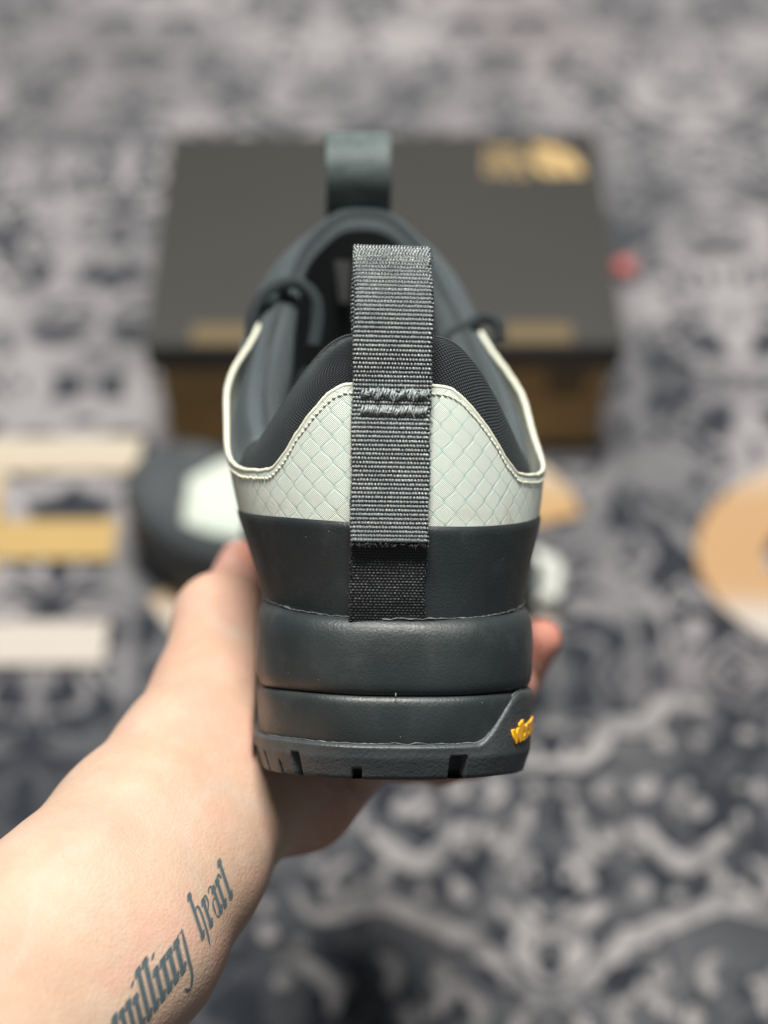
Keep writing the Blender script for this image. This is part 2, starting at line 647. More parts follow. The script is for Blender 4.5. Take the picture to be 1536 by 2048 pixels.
def ribbon(P, wid, z):
    """flat ribbon in world metres along a floor polyline"""
    P = np.asarray(P)[:, :2]
    T = np.gradient(P, axis=0)
    T /= np.linalg.norm(T, axis=1)[:, None] + 1e-9
    Nn = np.stack([-T[:, 1], T[:, 0]], 1)
    wid = np.broadcast_to(np.asarray(wid, float), (len(P),))
    A, B = P + Nn * wid[:, None] / 2, P - Nn * wid[:, None] / 2
    V = np.stack([np.c_[A, np.full(len(P), z)], np.c_[B, np.full(len(P), z)]], 1).reshape(-1, 3)
    return V, [(2 * i, 2 * i + 1, 2 * i + 3, 2 * i + 2) for i in range(len(P) - 1)]


# woven border ornament of the near field, mirrored about its own axis
AX = 890.0
half = [
    ([(130, 560), (180, 640), (260, 640), (360, 610), (430, 620), (520, 660), (600, 690), (680, 730), (760, 810), (840, 870), (890, 885)], 50),
    ([(350, 390), (420, 450), (500, 490), (560, 450), (620, 370)], 56),
    ([(420, 470), (388, 540), (415, 605)], 40),
    ([(730, 610), (790, 650), (840, 690), (890, 700)], 55),
    ([(890, 690), (840, 715), (828, 770), (850, 820), (890, 838)], 34),
    ([(800, 690), (790, 740), (810, 800)], 30),
    ([(825, 310), (800, 400), (735, 480)], 44),
    ([(690, 380), (715, 420), (740, 400)], 46),
    ([(600, 545), (630, 580), (625, 600)], 50),
    ([(585, 240), (610, 270), (650, 262)], 50),
    ([(300, 480), (240, 520), (230, 590)], 34),
    ([(100, 760), (180, 800), (250, 870), (240, 940)], 50),
    ([(540, 820), (580, 870), (560, 930)], 46),
    ([(380, 760), (430, 800), (420, 880)], 40),
    ([(640, 880), (690, 930), (660, 990)], 40),
    ([(690, 230), (740, 270), (700, 320)], 40),
    ([(480, 250), (520, 300), (470, 350)], 40),
    ([(890, 190), (800, 190), (745, 140), (720, 80), (600, 80), (560, 20), (420, 20)], 60),
]
J = Joined()
zk = 0.0020
for pts, wpx in half:
    for sgn in (1, -1):
        c = catmull([(AX + sgn * (x - AX), y) for x, y in pts], 28)
        fl = np.array([floor_pt(500 + x / 1.4826, 1400 + y / 1.4826) for x, y in c])
        d = np.linalg.norm(fl - cC, axis=1).mean()
        tpr = np.sin(np.linspace(0.18, math.pi - 0.18, 28)) ** 0.45
        V, F = ribbon(fl, wpx / 1.4826 / FPX * d * tpr, zk)
        zk += 0.00001
        J.add(V, F)
rl = np.random.default_rng(11)
for k in range(60):                                            # leaves and buds between the scrolls
    x0, y0 = AX - rl.random() * 860, rl.random() * 1000 + 60
    an, ln = rl.random() * math.pi * 2, 18 + rl.random() * 20
    for sgn in (1, -1):
        c = [(AX + sgn * (x0 + t * ln * math.cos(an + t * .6) - AX), y0 + t * ln * math.sin(an + t * .6)) for t in np.linspace(0, 1.5, 10)]
        fl = np.array([floor_pt(500 + x / 1.4826, 1400 + y / 1.4826) for x, y in c])
        V, F = ribbon(fl, (26 + 14 * (k % 3)) / 1.4826 / FPX * 0.97 * np.sin(np.linspace(.15, math.pi - .1, 10)) ** .6, zk)
        zk += 0.00001
        J.add(V, F)
J.build("border_ornament", M['pale'], carpet, smooth=False, scale=1.0)


def letter(pieces, warm):
    """flat letter from floor polylines; the three colour bands run from far edge to near edge"""
    VV, FF, n = [], [], 0
    z = 0.0036
    for P, wd in pieces:
        V, F = ribbon(P, wd, z)
        z += 0.0001
        VV.append(V)
        FF += [tuple(k + n for k in f) for f in F]
        n += len(V)
    V = np.vstack(VV)
    y0, y1 = floor_pt(768, 885)[1], floor_pt(768, 1335)[1]
    t = (V[:, 1] - y0) / (y1 - y0)
    return mesh_obj("letter", V, FF, M['letter'], carpet, {"grad": t, "warm": np.full(len(V), warm)}, smooth=False, scale=1.0)


def fl_line(a, b, n=14):
    return [floor_pt(a[0] + (b[0] - a[0]) * t, a[1] + (b[1] - a[1]) * t) for t in np.linspace(0, 1, n)]


def fl_curve(pts, n=60):
    return np.array([floor_pt(x, y) for x, y in catmull(pts, n)])


letter([(fl_line((-260, 918), (283, 914)), 0.034), (fl_line((-260, 1086), (232, 1084)), 0.034),
        (fl_line((-260, 1292), (214, 1290)), 0.034), (fl_line((-62, 905), (-122, 1305)), 0.06)], 0.0)
letter([(fl_curve([(1115, 1045), (1085, 990), (1000, 935), (870, 910), (745, 905), (600, 910), (470, 945), (410, 1010), (460, 1070), (600, 1100),
                   (750, 1115), (930, 1140), (1040, 1185), (1060, 1240), (960, 1300), (800, 1325), (640, 1320), (480, 1290), (390, 1240), (345, 1180)]), 0.036)], 0.55)
ring = [(1858 + 400 * math.cos(a), 1112 + 180 * math.sin(a)) for a in np.linspace(0.6, 2 * math.pi - 0.6, 60)]
letter([(np.array([floor_pt(x, y) for x, y in ring]), np.array([0.036 + 0.012 * abs(math.cos(a)) for a in np.linspace(0.6, 2 * math.pi - 0.6, 60)]))], 0.8)

# ------------------------------------------------------------------ sneaker
sneaker = empty("sneaker", Matrix.Identity(4))


def hw_spline(pts):
    return pchip(*zip(*pts))


class Plan:
    """closed plan curve of the shoe: toe tip -> right side -> heel -> left side"""

    def __init__(self, Wd, a, p, mid, xc, toe_y, nh=240, ns=70, nt=60):
        fm = hw_spline([(a, Wd)] + mid)
        yt0 = mid[-1][0]
        wt = mid[-1][1]
        ph = np.linspace(math.pi / 2, 0, nh // 2, endpoint=False)       # right half of the heel
        hx = Wd * np.sin(ph) ** (2 / p)
        hy = a * (1 - np.cos(ph) ** (2 / p))
        ys = np.linspace(yt0, a, ns, endpoint=False)
        tp = np.linspace(0, math.pi / 2, nt, endpoint=False)
        tx = wt * np.sin(tp) ** (2 / 2.3)
        ty = yt0 + (toe_y - yt0) * np.cos(tp) ** (2 / 2.3)
        xr = np.concatenate([tx, fm(ys), hx])
        yr = np.concatenate([ty, ys, hy])
        X = np.concatenate([xr, [0.0], -xr[:0:-1]])
        Y = np.concatenate([yr, [0.0], yr[:0:-1]])
        # even spacing inside each half by arc length
        P = np.stack([X, Y], 1)
        P = np.vstack([P, P[:1]])
        s = np.concatenate([[0], np.cumsum(np.linalg.norm(np.diff(P, axis=0), axis=1))])
        dens = 1.0 + 2.2 * np.exp(-(P[:, 1] / 6.0) ** 2)                # finer round the heel
        cd = np.concatenate([[0], np.cumsum((dens[1:] + dens[:-1]) / 2 * np.diff(s))])
        q = np.linspace(0, cd[-1], 900, endpoint=False)
        sq = np.interp(q, cd, s)
        self.P = np.stack([np.interp(sq, s, P[:, 0]), np.interp(sq, s, P[:, 1])], 1)
        K = self.P.copy()
        for _ in range(6):
            K = 0.5 * K + 0.25 * (np.roll(K, 1, 0) + np.roll(K, -1, 0))
        self.P = K
        T = np.roll(K, -1, 0) - np.roll(K, 1, 0)
        T /= np.linalg.norm(T, axis=1)[:, None]
        self.N = np.stack([-T[:, 1], T[:, 0]], 1)
        c = K.mean(0)
        if ((K - c) * self.N).sum() < 0:
            self.N *= -1
        self.s = np.concatenate([[0], np.cumsum(np.linalg.norm(np.diff(K, axis=0), axis=1))])
        i0 = int(np.argmin(K[:, 1]))
        self.s = self.s - self.s[i0]
        self.i0 = i0
        self.xc = xc
        self.Y = K[:, 1]
        self.X = K[:, 0]


SOLE = Plan(3.85, 4.8, 2.75, [(8, 3.80), (11, 3.62), (14, 3.85), (18, 4.7), (21.5, 4.9)], 0.27, 29.4)
SX, SY = SOLE.X, SOLE.Y
spring = 0.0 + 1.6 * sstep(SY, 21, 30) ** 1.2                # toe spring
bevel = 0.18 * (1 - np.clip(SY / 3.5, 0, 1)) ** 2
drop = sstep(SY, 0, 4.6)                                     # the stack deepens away from the bevelled heel


def sole_ring(o, z, dx=0.0):
    o = np.broadcast_to(o, SX.shape)
    z = np.broadcast_to(z, SX.shape)
    return np.stack([SX + SOLE.N[:, 0] * o + SOLE.xc + dx, SY + SOLE.N[:, 1] * o, z + spring], 1)


def loft(rings, cap0=False, cap1=False):
    P = np.stack(rings, 0)
    n, m = P.shape[:2]
    V = P.reshape(-1, 3)
    F = grid_faces(n, m, False, True, flip=True)
    F = [tuple(f) for f in F]
    for on, r, fl in ((cap0, 0, False), (cap1, n - 1, True)):
        if on:                                              # strip cap between right and left half
            h = m // 2
            for k in range(1, h):
                a, b = r * m + k, r * m + k + 1
                c, d = r * m + (m - k - 1) % m, r * m + (m - k) % m
                if len({a, b, c, d}) == 4:
                    F.append((a, b, c, d) if not fl else (d, c, b, a))
    return V, F


# outsole: lugs notched along its lower edge, raised badge tab on the right
ax = np.where(SX > 0, 1, -1)
tabw = np.where(SX > 0, np.maximum(sstep(SX, 1.9, 3.25), sstep(SY, 1.5, 3)) * (1 - sstep(SY, 7.0, 8.4)), 0)
ztop = 0.70 + bevel * 0.3 - 0.46 * drop + 1.30 * tabw
sarc = SOLE.s
notch = np.zeros_like(sarc)
notch_h = np.zeros_like(sarc)
# (arc position from the heel centre, width, height): traced lugs at the heel, regular ones forward
hl = np.argsort(SX)
hl = hl[SY[hl] < 2.6]


def arc_at(x):
    return float(np.interp(x, SX[hl], sarc[hl]))


lugs = [(arc_at(-3.55), .12, .42), (arc_at(-3.2), .10, .24), (arc_at(-2.75), .28, .46), (arc_at(-1.2), .24, .22), (arc_at(1.42), .44, .44), (arc_at(3.6), .2, .4)]
k = 5.6
while k < 22:
    lugs += [(k, .55, .46), (-k, .55, .46), (k + .75, .18, .25), (-k - .75, .18, .25)]
    k += 1.5
for s0, w_, h_ in lugs:
    i = np.abs(sarc + 0.0 - s0) < w_ / 2
    notch[i] = 1
    notch_h[i] = h_
rows = []
zs = [0, .04, .10, .16, .22, .28, .34, .38, .42, .46, .50]
for z in zs:
    o = -0.16 + 0.20 * min(1, z / .42) - (0.10 if z == 0 else 0)
    cut = (notch > 0) & (z < notch_h)
    rows.append(sole_ring(o - 0.42 * cut, z - 0.24 * (1 - z / 0.5) + bevel * 0.5 - 0.5 * drop))
for t in (0.35, 0.7, 0.92):
    rows.append(sole_ring(0.04 + 0.02 * t, (0.5 - 0.5 * drop) * (1 - t) + ztop * t + bevel * 0.5 * (1 - t)))
rows.append(sole_ring(0.05, ztop))
rows.append(sole_ring(-0.005, ztop + 0.055))
rows.append(sole_ring(-0.30, ztop + 0.06))
V, F = loft(rows, cap0=True)
outsole = mesh_obj("outsole", V, F, M['outsole'], sneaker)

# bottom lugs under the sole
J = Joined()
for yy in np.arange(4.6, 28, 1.7):
    wloc = float(np.interp(yy, *np.array(sorted([(y, abs(x)) for x, y in zip(SX, SY)])).T)) - 0.9
    zz = float(np.interp(yy, *np.array(sorted([(y, z) for y, z in zip(SY, spring)])).T))
    for sx in (-1, 1):
        x0, x1 = sx * 0.35 + 0.18, sx * wloc + 0.18
        c = [(x0, yy), (x1, yy + .5), (x1, yy + 1.2), (x0, yy + .7)]
        v = [(x, y, zz - .4) for x, y in c] + [(x * .97, y, zz - 0.72) for x, y in c]
        f = [(4, 5, 6, 7), (0, 1, 5, 4), (1, 2, 6, 5), (2, 3, 7, 6), (3, 0, 4, 7)]
        J.add(v, f if sx > 0 else [tuple(reversed(q)) for q in f])
lug = J.build("tread_lug", M['outsole'], sneaker, smooth=False)
lug['kind'] = 'stuff'

# midsole: lower wedge, groove, fuller upper band with a rolled lip
lipz = 4.06 - 0.06 * sstep(SY, 0, 5)
prof_lo = [(-.20, .50), (-.10, .80), (-.045, 1.15), (-.02, 1.5), (-.015, 1.78), (-.03, 1.90), (-.07, 1.98), (-.15, 2.04), (-.24, 2.06)]
V, F = loft([sole_ring(o, z - 0.46 * drop) for o, z in prof_lo])
mid_lo = mesh_obj("midsole_wedge", V, F, M['midsole'], sneaker)
prof_hi = [(-.26, 2.05), (-.17, 2.055), (-.11, 2.09), (-.055, 2.16), (-.005, 2.27), (.022, 2.42), (.03, 2.75), (.03, 3.1), (.02, 3.4), (-.01, 3.64),
           (-.07, 3.82), (-.16, 3.94), (-.27, 4.005), (-.38, 4.02), (-.50, 3.97), (-1.2, 3.85)]
rows = [sole_ring(o, z + (lipz - 4.06) * min(1, max(0, (z - 3) / 1)) - 0.46 * drop * max(0.0, 1 - (z - 2.05) / 1.9)) for o, z in prof_hi]
V, F = loft(rows, cap1=True)
midsole = mesh_obj("midsole", V, F, M['midsole'], sneaker)
# mould flash at the parting line
tube("mould_nub", np.array([(0.02, -0.04, 2.03), (0.02, -0.07, 2.10), (0.02, -0.05, 2.17)]), 0.018, M['glue'], midsole, 6)

# thin irregular glue line where the upper meets the lip and where the outsole meets the wedge
UP = Plan(3.93, 5.8, 2.28, [(8, 3.90), (10.5, 3.60), (14, 3.55), (18, 4.35), (21.5, 4.6)], 0.12, 28.9)
UX, UY = UP.X, UP.Y
o_side = pchip([4.0, 5, 6.5, 7.7, 8.6, 9.6, 10.5, 11.4, 12.6], [-.20, .02, .40, .58, .66, .68, .56, .26, -.15])
o_back = pchip([4.0, 5, 6.5, 8, 9, 10.0, 11.4], [-.26, -.15, .02, .06, .05, -.03, -.5])
wback = sstep(UY, 0.3, 4.2)


def up_ring(z, extra=0.0):
    """ring of the upper at heights z (array per plan point)"""
    z = np.broadcast_to(np.asarray(z, float), UX.shape)
    o = o_back(z) * (1 - wback) + o_side(z) * wback + extra
    # the shaft drifts towards the left higher up
    dx = 0.17 - 0.36 * np.clip((z - 4) / 5, 0, 1.3)
    return np.stack([UX + UP.N[:, 0] * o + UP.xc + dx, UY + UP.N[:, 1] * o, z + 1.4 * sstep(UY, 21, 30)], 1)


mint_top = pchip([0, 2, 3.2, 4.3, 5.3, 6.5, 7.6, 8.8, 9.9, 10.7, 12.2], [10.0, 8.3, 7.7, 7.75, 8.05, 8.8, 9.7, 10.5, 11.3, 11.9, 12.6])
hs = np.where(UX > 0)[0]
hs = hs[np.argsort(np.abs(UP.s[hs]))]
h_arc, h_x, h_y = np.abs(UP.s[hs]), UX[hs] + 0.30 * sstep(UY[hs], 0.3, 2.5), UY[hs]
kx = [(0, 9.98), (1.27, 9.95), (1.62, 9.78), (1.95, 9.45), (2.5, 8.78), (3.0, 8.05), (3.4, 7.70), (3.85, 7.66)]
ky = [(4.4, 7.92), (5.6, 8.30), (6.6, 8.85), (7.6, 9.65), (8.8, 10.5), (9.9, 11.3), (10.7, 11.9), (12.2, 12.6)]
mono = h_y < 4.2
zm_arc = pchip([float(np.interp(x, h_x[mono], h_arc[mono])) for x, z in kx] + [float(np.interp(y, h_y[h_y < 20], h_arc[h_y < 20])) for y, z in ky],
               [z for x, z in kx] + [z for y, z in ky])
zm_top = zm_arc(np.abs(UP.s))
for _ in range(10):
    zm_top = 0.5 * zm_top + 0.25 * (np.roll(zm_top, 1) + np.roll(zm_top, -1))
zm_bot = 6.45 + 0.05 * np.sin(UP.s * 0.6) + 0.06 * sstep(UY, 2, 6)
sel = np.where(UY < 11.6)[0]
order = sel[np.argsort(UP.s[sel])]

# heel counter band
rows = []
for t in np.linspace(0, 1, 22):
    z = 3.9 + (zm_bot - 3.9) * t
    e = 0.055 - 0.05 * (t > 0.985)
    rows.append(up_ring(z, e)[order])
rows.append(up_ring(zm_bot + 0.012, -0.02)[order])
heel_counter = grid_obj("heel_counter", np.stack(rows), M['counter'], sneaker, flip=True)

# mint ripstop panel
rows, cms = [], []
for t in np.linspace(0, 1, 40):
    z = zm_bot - 0.25 + (zm_top - zm_bot + 0.25) * t
    rows.append(up_ring(z, 0.0)[order])
    cms.append(np.stack([UP.s[order], z[order], 0 * z[order]], 1))
quarter = grid_obj("quarter_panel", np.stack(rows), M['ripstop'], sneaker, flip=True, attrs={"cm": np.stack(cms)})
# inner face, so that the panel has a thickness
rows = [up_ring(zm_bot + (zm_top - zm_bot) * t, -0.11)[order] for t in np.linspace(0, 1, 8)]
grid_obj("panel_backing", np.stack(rows), M['cream'], quarter)

# rolled cream edge along the top of the panel
edge = up_ring(zm_top, -0.035)[order]
ss = np.concatenate([[0], np.cumsum(np.linalg.norm(np.diff(edge, axis=0), axis=1))])
q = np.linspace(0, ss[-1], 420)
edge_c = np.stack([np.interp(q, ss, edge[:, k]) for k in range(3)], 1)
edge_c[:, 2] += 0.008 * np.sin(q * 9.0) + 0.006 * rng.normal(size=len(q))
tube("edge_binding", edge_c, 0.055 + 0.03 * sstep(edge_c[:, 1], 2.5, 6), M['cream'], quarter, 10)
# two stitch rows under the edge
J = Joined()
for drop, ln, rad in ((0.20, 0.115, 0.026), ):
    st = up_ring(zm_top - drop, 0.022)[order]
    ss = np.concatenate([[0], np.cumsum(np.linalg.norm(np.diff(st, axis=0), axis=1))])
    pos = np.arange(0.1, ss[-1] - 0.2, ln + 0.045)
    for p0 in pos:
        a = p0 + rng.normal() * 0.006
        qq = np.linspace(a, a + ln, 5)
        c = np.stack([np.interp(qq, ss, st[:, k]) for k in range(3)], 1)
        c[:, 2] += rng.normal() * 0.008 + np.linspace(-1, 1, 5) * 0.02
        J.add(*tube_data(c, rad * np.array([.5, 1, 1.1, 1, .5]), 6))
J.build("stitching", M['cream_thread'], quarter)['kind'] = 'stuff'

# dried glue along the lip and along the outsole top
J = Joined()
for zz, ex, base, rad, lo, hi in ((4.03, 0.07, 'u', 0.011, -7.2, 7.2), (0.86, -0.06, 's', 0.009, -5.5, 4.6)):
    if base == 'u':
        R = up_ring(zz, ex)
        s_ = UP.s
        keep = (s_ > lo) & (s_ < hi)
        C = R[keep][np.argsort(s_[keep])]
    else:
        R = sole_ring(ex, ztop + 0.075)
        keep = (sarc > lo) & (sarc < hi)
        C = R[keep][np.argsort(sarc[keep])]
    n = len(C)
    rr = rad * (0.55 + 0.9 * np.abs(np.interp(np.arange(n), np.arange(0, n + 8, 4), rng.normal(size=len(np.arange(0, n + 8, 4))))))
    C = C.copy()
    C[:, 2] += np.interp(np.arange(n), np.arange(0, n + 8, 5), rng.normal(size=len(np.arange(0, n + 8, 5)))) * 0.012
    J.add(*tube_data(C, np.clip(rr, 0.004, 0.05), 6))
J.build("glue_line", M['glue'], sneaker)

# padded collar: rim curve (half), mirrored, closed at the tongue
rim_h = [(0, .95, 11.26), (.75, .98, 11.25), (1.35, 1.12, 11.16), (1.92, 1.5, 10.75), (2.42, 2.15, 10.05), (2.92, 3.2, 9.2), (3.35, 4.7, 8.55),
         (3.62, 6.0, 8.55), (3.80, 7.4, 9.25), (3.78, 9.0, 10.4), (3.42, 10.6, 11.9), (2.85, 11.9, 13.4), (2.2, 12.9, 14.8), (1.3, 13.6, 15.75), (.5, 13.85, 16.1)]
full = [(x, y, z) for x, y, z in rim_h] + [(-x, y, z) for x, y, z in rim_h[:0:-1]]
RIM = catmull(full, 320, closed=True)
RIM[:, 0] += 0.10 - 0.30 * np.clip((RIM[:, 2] - 7) / 6, 0, 1) - 0.1 * sstep(RIM[:, 1], 9, 13)
T, _, _ = frames(RIM, True)
NP = np.stack([T[:, 1], -T[:, 0]], 1)
cen = np.array([0, 7.0])
L_ = np.linalg.norm(NP, axis=1)[:, None]
NP = NP / np.where(L_ < 1e-6, 1, L_)
sg = np.sign(((RIM[:, :2] - cen) * NP).sum(1))
NP *= sg[:, None]
for _ in range(12):
    NP = 0.5 * NP + 0.25 * (np.roll(NP, 1, 0) + np.roll(NP, -1, 0))
NP /= np.linalg.norm(NP, axis=1)[:, None]
# outer drop: from the rim to just behind the panel edge
ry = RIM[:, 1]
zt_at = mint_top(np.clip(ry - 0.75 * (1 - sstep(ry, 1, 5)), 0, 12.2))
Hout = np.interp(ry, [0.9, 2, 3.5, 6, 8, 10, 12, 14], [0.60, .64, .72, .80, .68, .54, 1.5, 2.4])
Vout = np.interp(ry, [0.9, 2, 3.5, 6, 8, 10, 11, 12, 14], [2.3, 2.3, 1.9, 1.4, 1.2, 1.6, 2.6, 3.4, 4.2])
rows, cms = [], []
NS = 26
for t in np.linspace(1, 0, NS):
    a = t * math.pi / 2
    h = Hout * math.sin(a) ** 0.92
    dz = Vout * (1 - math.cos(a) ** 0.8)
    rows.append(np.c_[RIM[:, :2] + NP * h[:, None], RIM[:, 2] - dz])
for t in np.linspace(0.12, 1, 10):
    a = t * math.pi / 2
    fl_ = (sstep(ry, 3.5, 6.5) * (1 - sstep(ry, 10.5, 13)))
    h = (-(0.42 + 0.48 * fl_) * math.sin(a))[:, None]
    dz = (0.62 + 1.1 * fl_) * (1 - math.cos(a) ** 0.9)
    rows.append(np.c_[RIM[:, :2] + NP * h, RIM[:, 2] - dz])
P = np.stack(rows)
for i in range(len(P)):
    ds = np.concatenate([[0], np.cumsum(np.linalg.norm(np.diff(P[i], axis=0), axis=1))])
    cms.append(np.c_[ds, np.zeros(len(ds)), np.zeros(len(ds))])
cms = np.stack(cms)
dv = np.concatenate([np.zeros((1, P.shape[1])), np.cumsum(np.linalg.norm(np.diff(P, axis=0), axis=2), 0)])
cms[:, :, 1] = dv
# back dome is knit, the flanks and tongue are smooth neoprene
back = (ry < 5.4)
bi = np.where(back)[0]
bi = np.concatenate([bi[bi > 160], bi[bi <= 160]])
fi = np.where(~back)[0]
fi = np.concatenate([[fi[0] - 1], fi, [fi[-1] + 1]]) % 320
grid_obj("collar", P[:, bi], M['knit'], sneaker, attrs={"cm": cms[:, bi]})
tongue = grid_obj("tongue", P[:, fi], M['neoprene'], sneaker, attrs={"cm": cms[:, fi]})
# piped seam on the flank just inside the rim, and the top seam of the dome
seam = np.c_[RIM[:, :2] - NP * 0.20, RIM[:, 2] - 0.06]
tube("seam_piping", seam[fi][6:-6], 0.055 + 0.14 * sstep(ry[fi][6:-6], 9.5, 12.5), M['neoprene'], tongue, 8)
stitch_l = np.c_[RIM[:, :2] - NP * 0.34, RIM[:, 2] - 0.10]
tube("seam_piping", stitch_l[fi][4:-4], 0.035, M['dark_thread'], tongue, 6)
seam2 = np.c_[RIM[:, :2] + NP * 0.30, RIM[:, 2] - 0.10]
tube("seam_piping", seam2[fi][58:-58], 0.06, M['neoprene'], tongue, 8)
J = Joined()
for i in range(0, len(bi) - 2, 1):
    p0, p1 = RIM[bi[i]], RIM[bi[i + 1]]
    if p0[2] < 10.5:
        continue
    for t in (0.0, 0.5):
        c = p0 + (p1 - p0) * t
        c2 = c + (p1 - p0) * 0.42
        c = c + np.r_[NP[bi[i]] * -0.05, 0.02]
        c2 = c2 + np.r_[NP[bi[i]] * 0.06, 0.0]
        J.add(*tube_data(np.array([c, (c + c2) / 2 + np.array([0, -.01, .03]), c2]), 0.032, 6))
J.build("overlock_seam", M['dark_thread'], sneaker)

# inner wall and insole
inn = P[-1]
rows = [inn]
for t in np.linspace(0.15, 1, 12):
    z = inn[:, 2] + (4.55 - inn[:, 2]) * t
    lean = 0.55 * (inn[:, 2] - z) * sstep(ry, 9.5, 13)           # the tongue slopes away towards the toe
    rows.append(np.c_[inn[:, 0] + NP[:, 0] * 0.16 * math.sin(t * math.pi), inn[:, 1] + NP[:, 1] * 0.16 * math.sin(t * math.pi) + lean, z])
rows_ = np.stack(rows)
cm_ = np.stack([np.c_[cms[-1, :, 0], q[:, 2], 0 * q[:, 2]] for q in rows])
fr_i = np.where(ry > 8.2)[0]
bk_i = np.where(ry <= 8.2)[0]
bk_i = np.concatenate([[fr_i[-1]], bk_i[bk_i > 160], bk_i[bk_i <= 160], [fr_i[0]]])
grid_obj("lining", rows_[:, bk_i], M['lining'], sneaker, attrs={"cm": cm_[:, bk_i]})
grid_obj("tongue_lining", rows_[:, fr_i], M['deep'], sneaker, attrs={"cm": cm_[:, fr_i]})
ins = rows[-1]
V = np.vstack([ins + np.array([0, 0, .05]), [[0, 7, 4.6]]])
mesh_obj("insole", V, [(i, (i + 1) % 320, 320) for i in range(320)], M['deep'], sneaker)
lb = [(-1.30, 13.75, 14.5), (-.72, 13.8, 14.5), (-.72, 14.5, 13.1), (-1.05, 14.5, 13.1)]
lb2 = [(x, y + .03, z) for x, y, z in lb]
mesh_obj("size_label", lb + lb2, [(0, 1, 2, 3), (7, 6, 5, 4), (0, 4, 5, 1), (1, 5, 6, 2), (2, 6, 7, 3), (3, 7, 4, 0)], M['label'], sneaker, smooth=False)

# vamp and toe (mostly hidden behind the heel)
va_y = np.linspace(10.6, 28.6, 60)
Hf = pchip([10.6, 12, 14, 17, 20, 24, 26.5, 28.0, 28.6], [12.2, 11.6, 10.3, 8.8, 7.6, 6.5, 5.9, 5.0, 4.1])
whw = np.array(sorted([(y, x) for x, y in zip(UX, UY) if x > 0]))


def vamp_pt(y, ph, ex=0.0):
    w_ = np.interp(y, whw[:, 0], whw[:, 1]) - 0.1 + ex
    h = Hf(y) + ex
    z0 = 3.85
    x = w_ * np.sign(np.sin(ph)) * np.abs(np.sin(ph)) ** 0.75
    z = z0 + (h - z0) * np.abs(np.cos(ph)) ** 0.8
    lift = 1.4 * sstep(y, 21, 30)
    return np.stack([x + UP.xc - 0.1, y + 0 * ph, z + lift + 0 * ph], -1)


def vamp_part(name, y0, y1, mat, ex, open_fn=None, n=40):
    ys = np.linspace(y0, y1, n)
    rs = {1: [], -1: []}
    for y in ys:
        o = open_fn(y) if open_fn else 0.0
        for sg_ in (1, -1):
            ph = np.linspace(o, math.pi / 2, 24) * sg_
            rs[sg_].append(vamp_pt(y, ph, ex))
    a, b = np.stack(rs[1]), np.stack(rs[-1])
    P_ = np.concatenate([b[:, ::-1], a], 1) if not open_fn else None
    if P_ is not None:
        return grid_obj(name, P_, mat, sneaker, attrs={"cm": np.stack([P_[..., 0], P_[..., 1], 0 * P_[..., 0]], -1)})
    J_ = Joined()
    J_.add(a.reshape(-1, 3), grid_faces(n, 24))
    J_.add(b.reshape(-1, 3), grid_faces(n, 24, flip=True))
    o_ = J_.build(name, mat, sneaker)
    cm_ = np.vstack([np.c_[q.reshape(-1, 3)[:, 1], q.reshape(-1, 3)[:, 2], q.reshape(-1, 3)[:, 2] * 0] for q in (a, b)])
    o_.data.attributes.new("cm", 'FLOAT_VECTOR', 'POINT').data.foreach_set("vector", np.asarray(cm_, np.float32).ravel())
    return o_


vamp_part("vamp", 11.2, 28.4, M['ripstop'], 0.0, lambda y: max(0.0, 0.62 - max(0, y - 11) * 0.055) if y < 20 else 0.0)
vamp_part("tongue_base", 10.8, 20.8, M['neoprene'], -0.30)
for sd in (1, -1):
    ys = np.concatenate([np.linspace(20.8, 28.0, 40), np.linspace(28.1, 28.6, 8)])
    lo_ = 1.0 - 1.0 * sstep(ys, 22.2, 24.6)
    Pm = np.stack([vamp_pt(y, np.linspace(l_, math.pi / 2, 12) * sd, 0.10) for y, l_ in zip(ys, lo_)])
    grid_obj("toe_bumper", Pm, M['suede'], sneaker, flip=sd < 0)
for sd in (1, -1):
    ys = np.linspace(11.2, 24.0, 40)
    Pm = np.stack([vamp_pt(y, np.linspace(0.66, math.pi / 2, 8) * sd, 0.06) for y in ys])
    grid_obj("mudguard", Pm, M['suede'], sneaker, flip=sd < 0)
for k, y in enumerate((13.2, 14.7, 16.2, 17.7)):
    ph = np.linspace(-0.75, 0.75, 24)
    c = vamp_pt(y, ph, 0.28)
    c[:, 1] += 0.25 * np.sin(ph * 2)
    tube("lace", c, 0.19, M['lace'], sneaker, 8, flat=0.7)

# lace loops standing up beside the collar
c = catmull([(-4.02, 10.9, 11.7), (-4.02, 10.9, 12.35), (-3.75, 11.0, 12.9), (-3.2, 11.1, 13.35), (-2.55, 11.3, 13.45), (-2.0, 11.4, 13.0), (-1.88, 11.4, 12.3), (-2.0, 11.3, 11.4)], 60)
tube("lace", c, 0.21, M['lace'], sneaker, 10)
c = catmull([(4.05, 10.6, 11.7), (3.95, 10.6, 12.25), (3.55, 10.7, 12.45), (3.1, 10.8, 12.2), (2.55, 10.9, 11.9), (2.0, 11.0, 11.2)], 50)
tube("lace", c, 0.21, M['lace'], sneaker, 10)


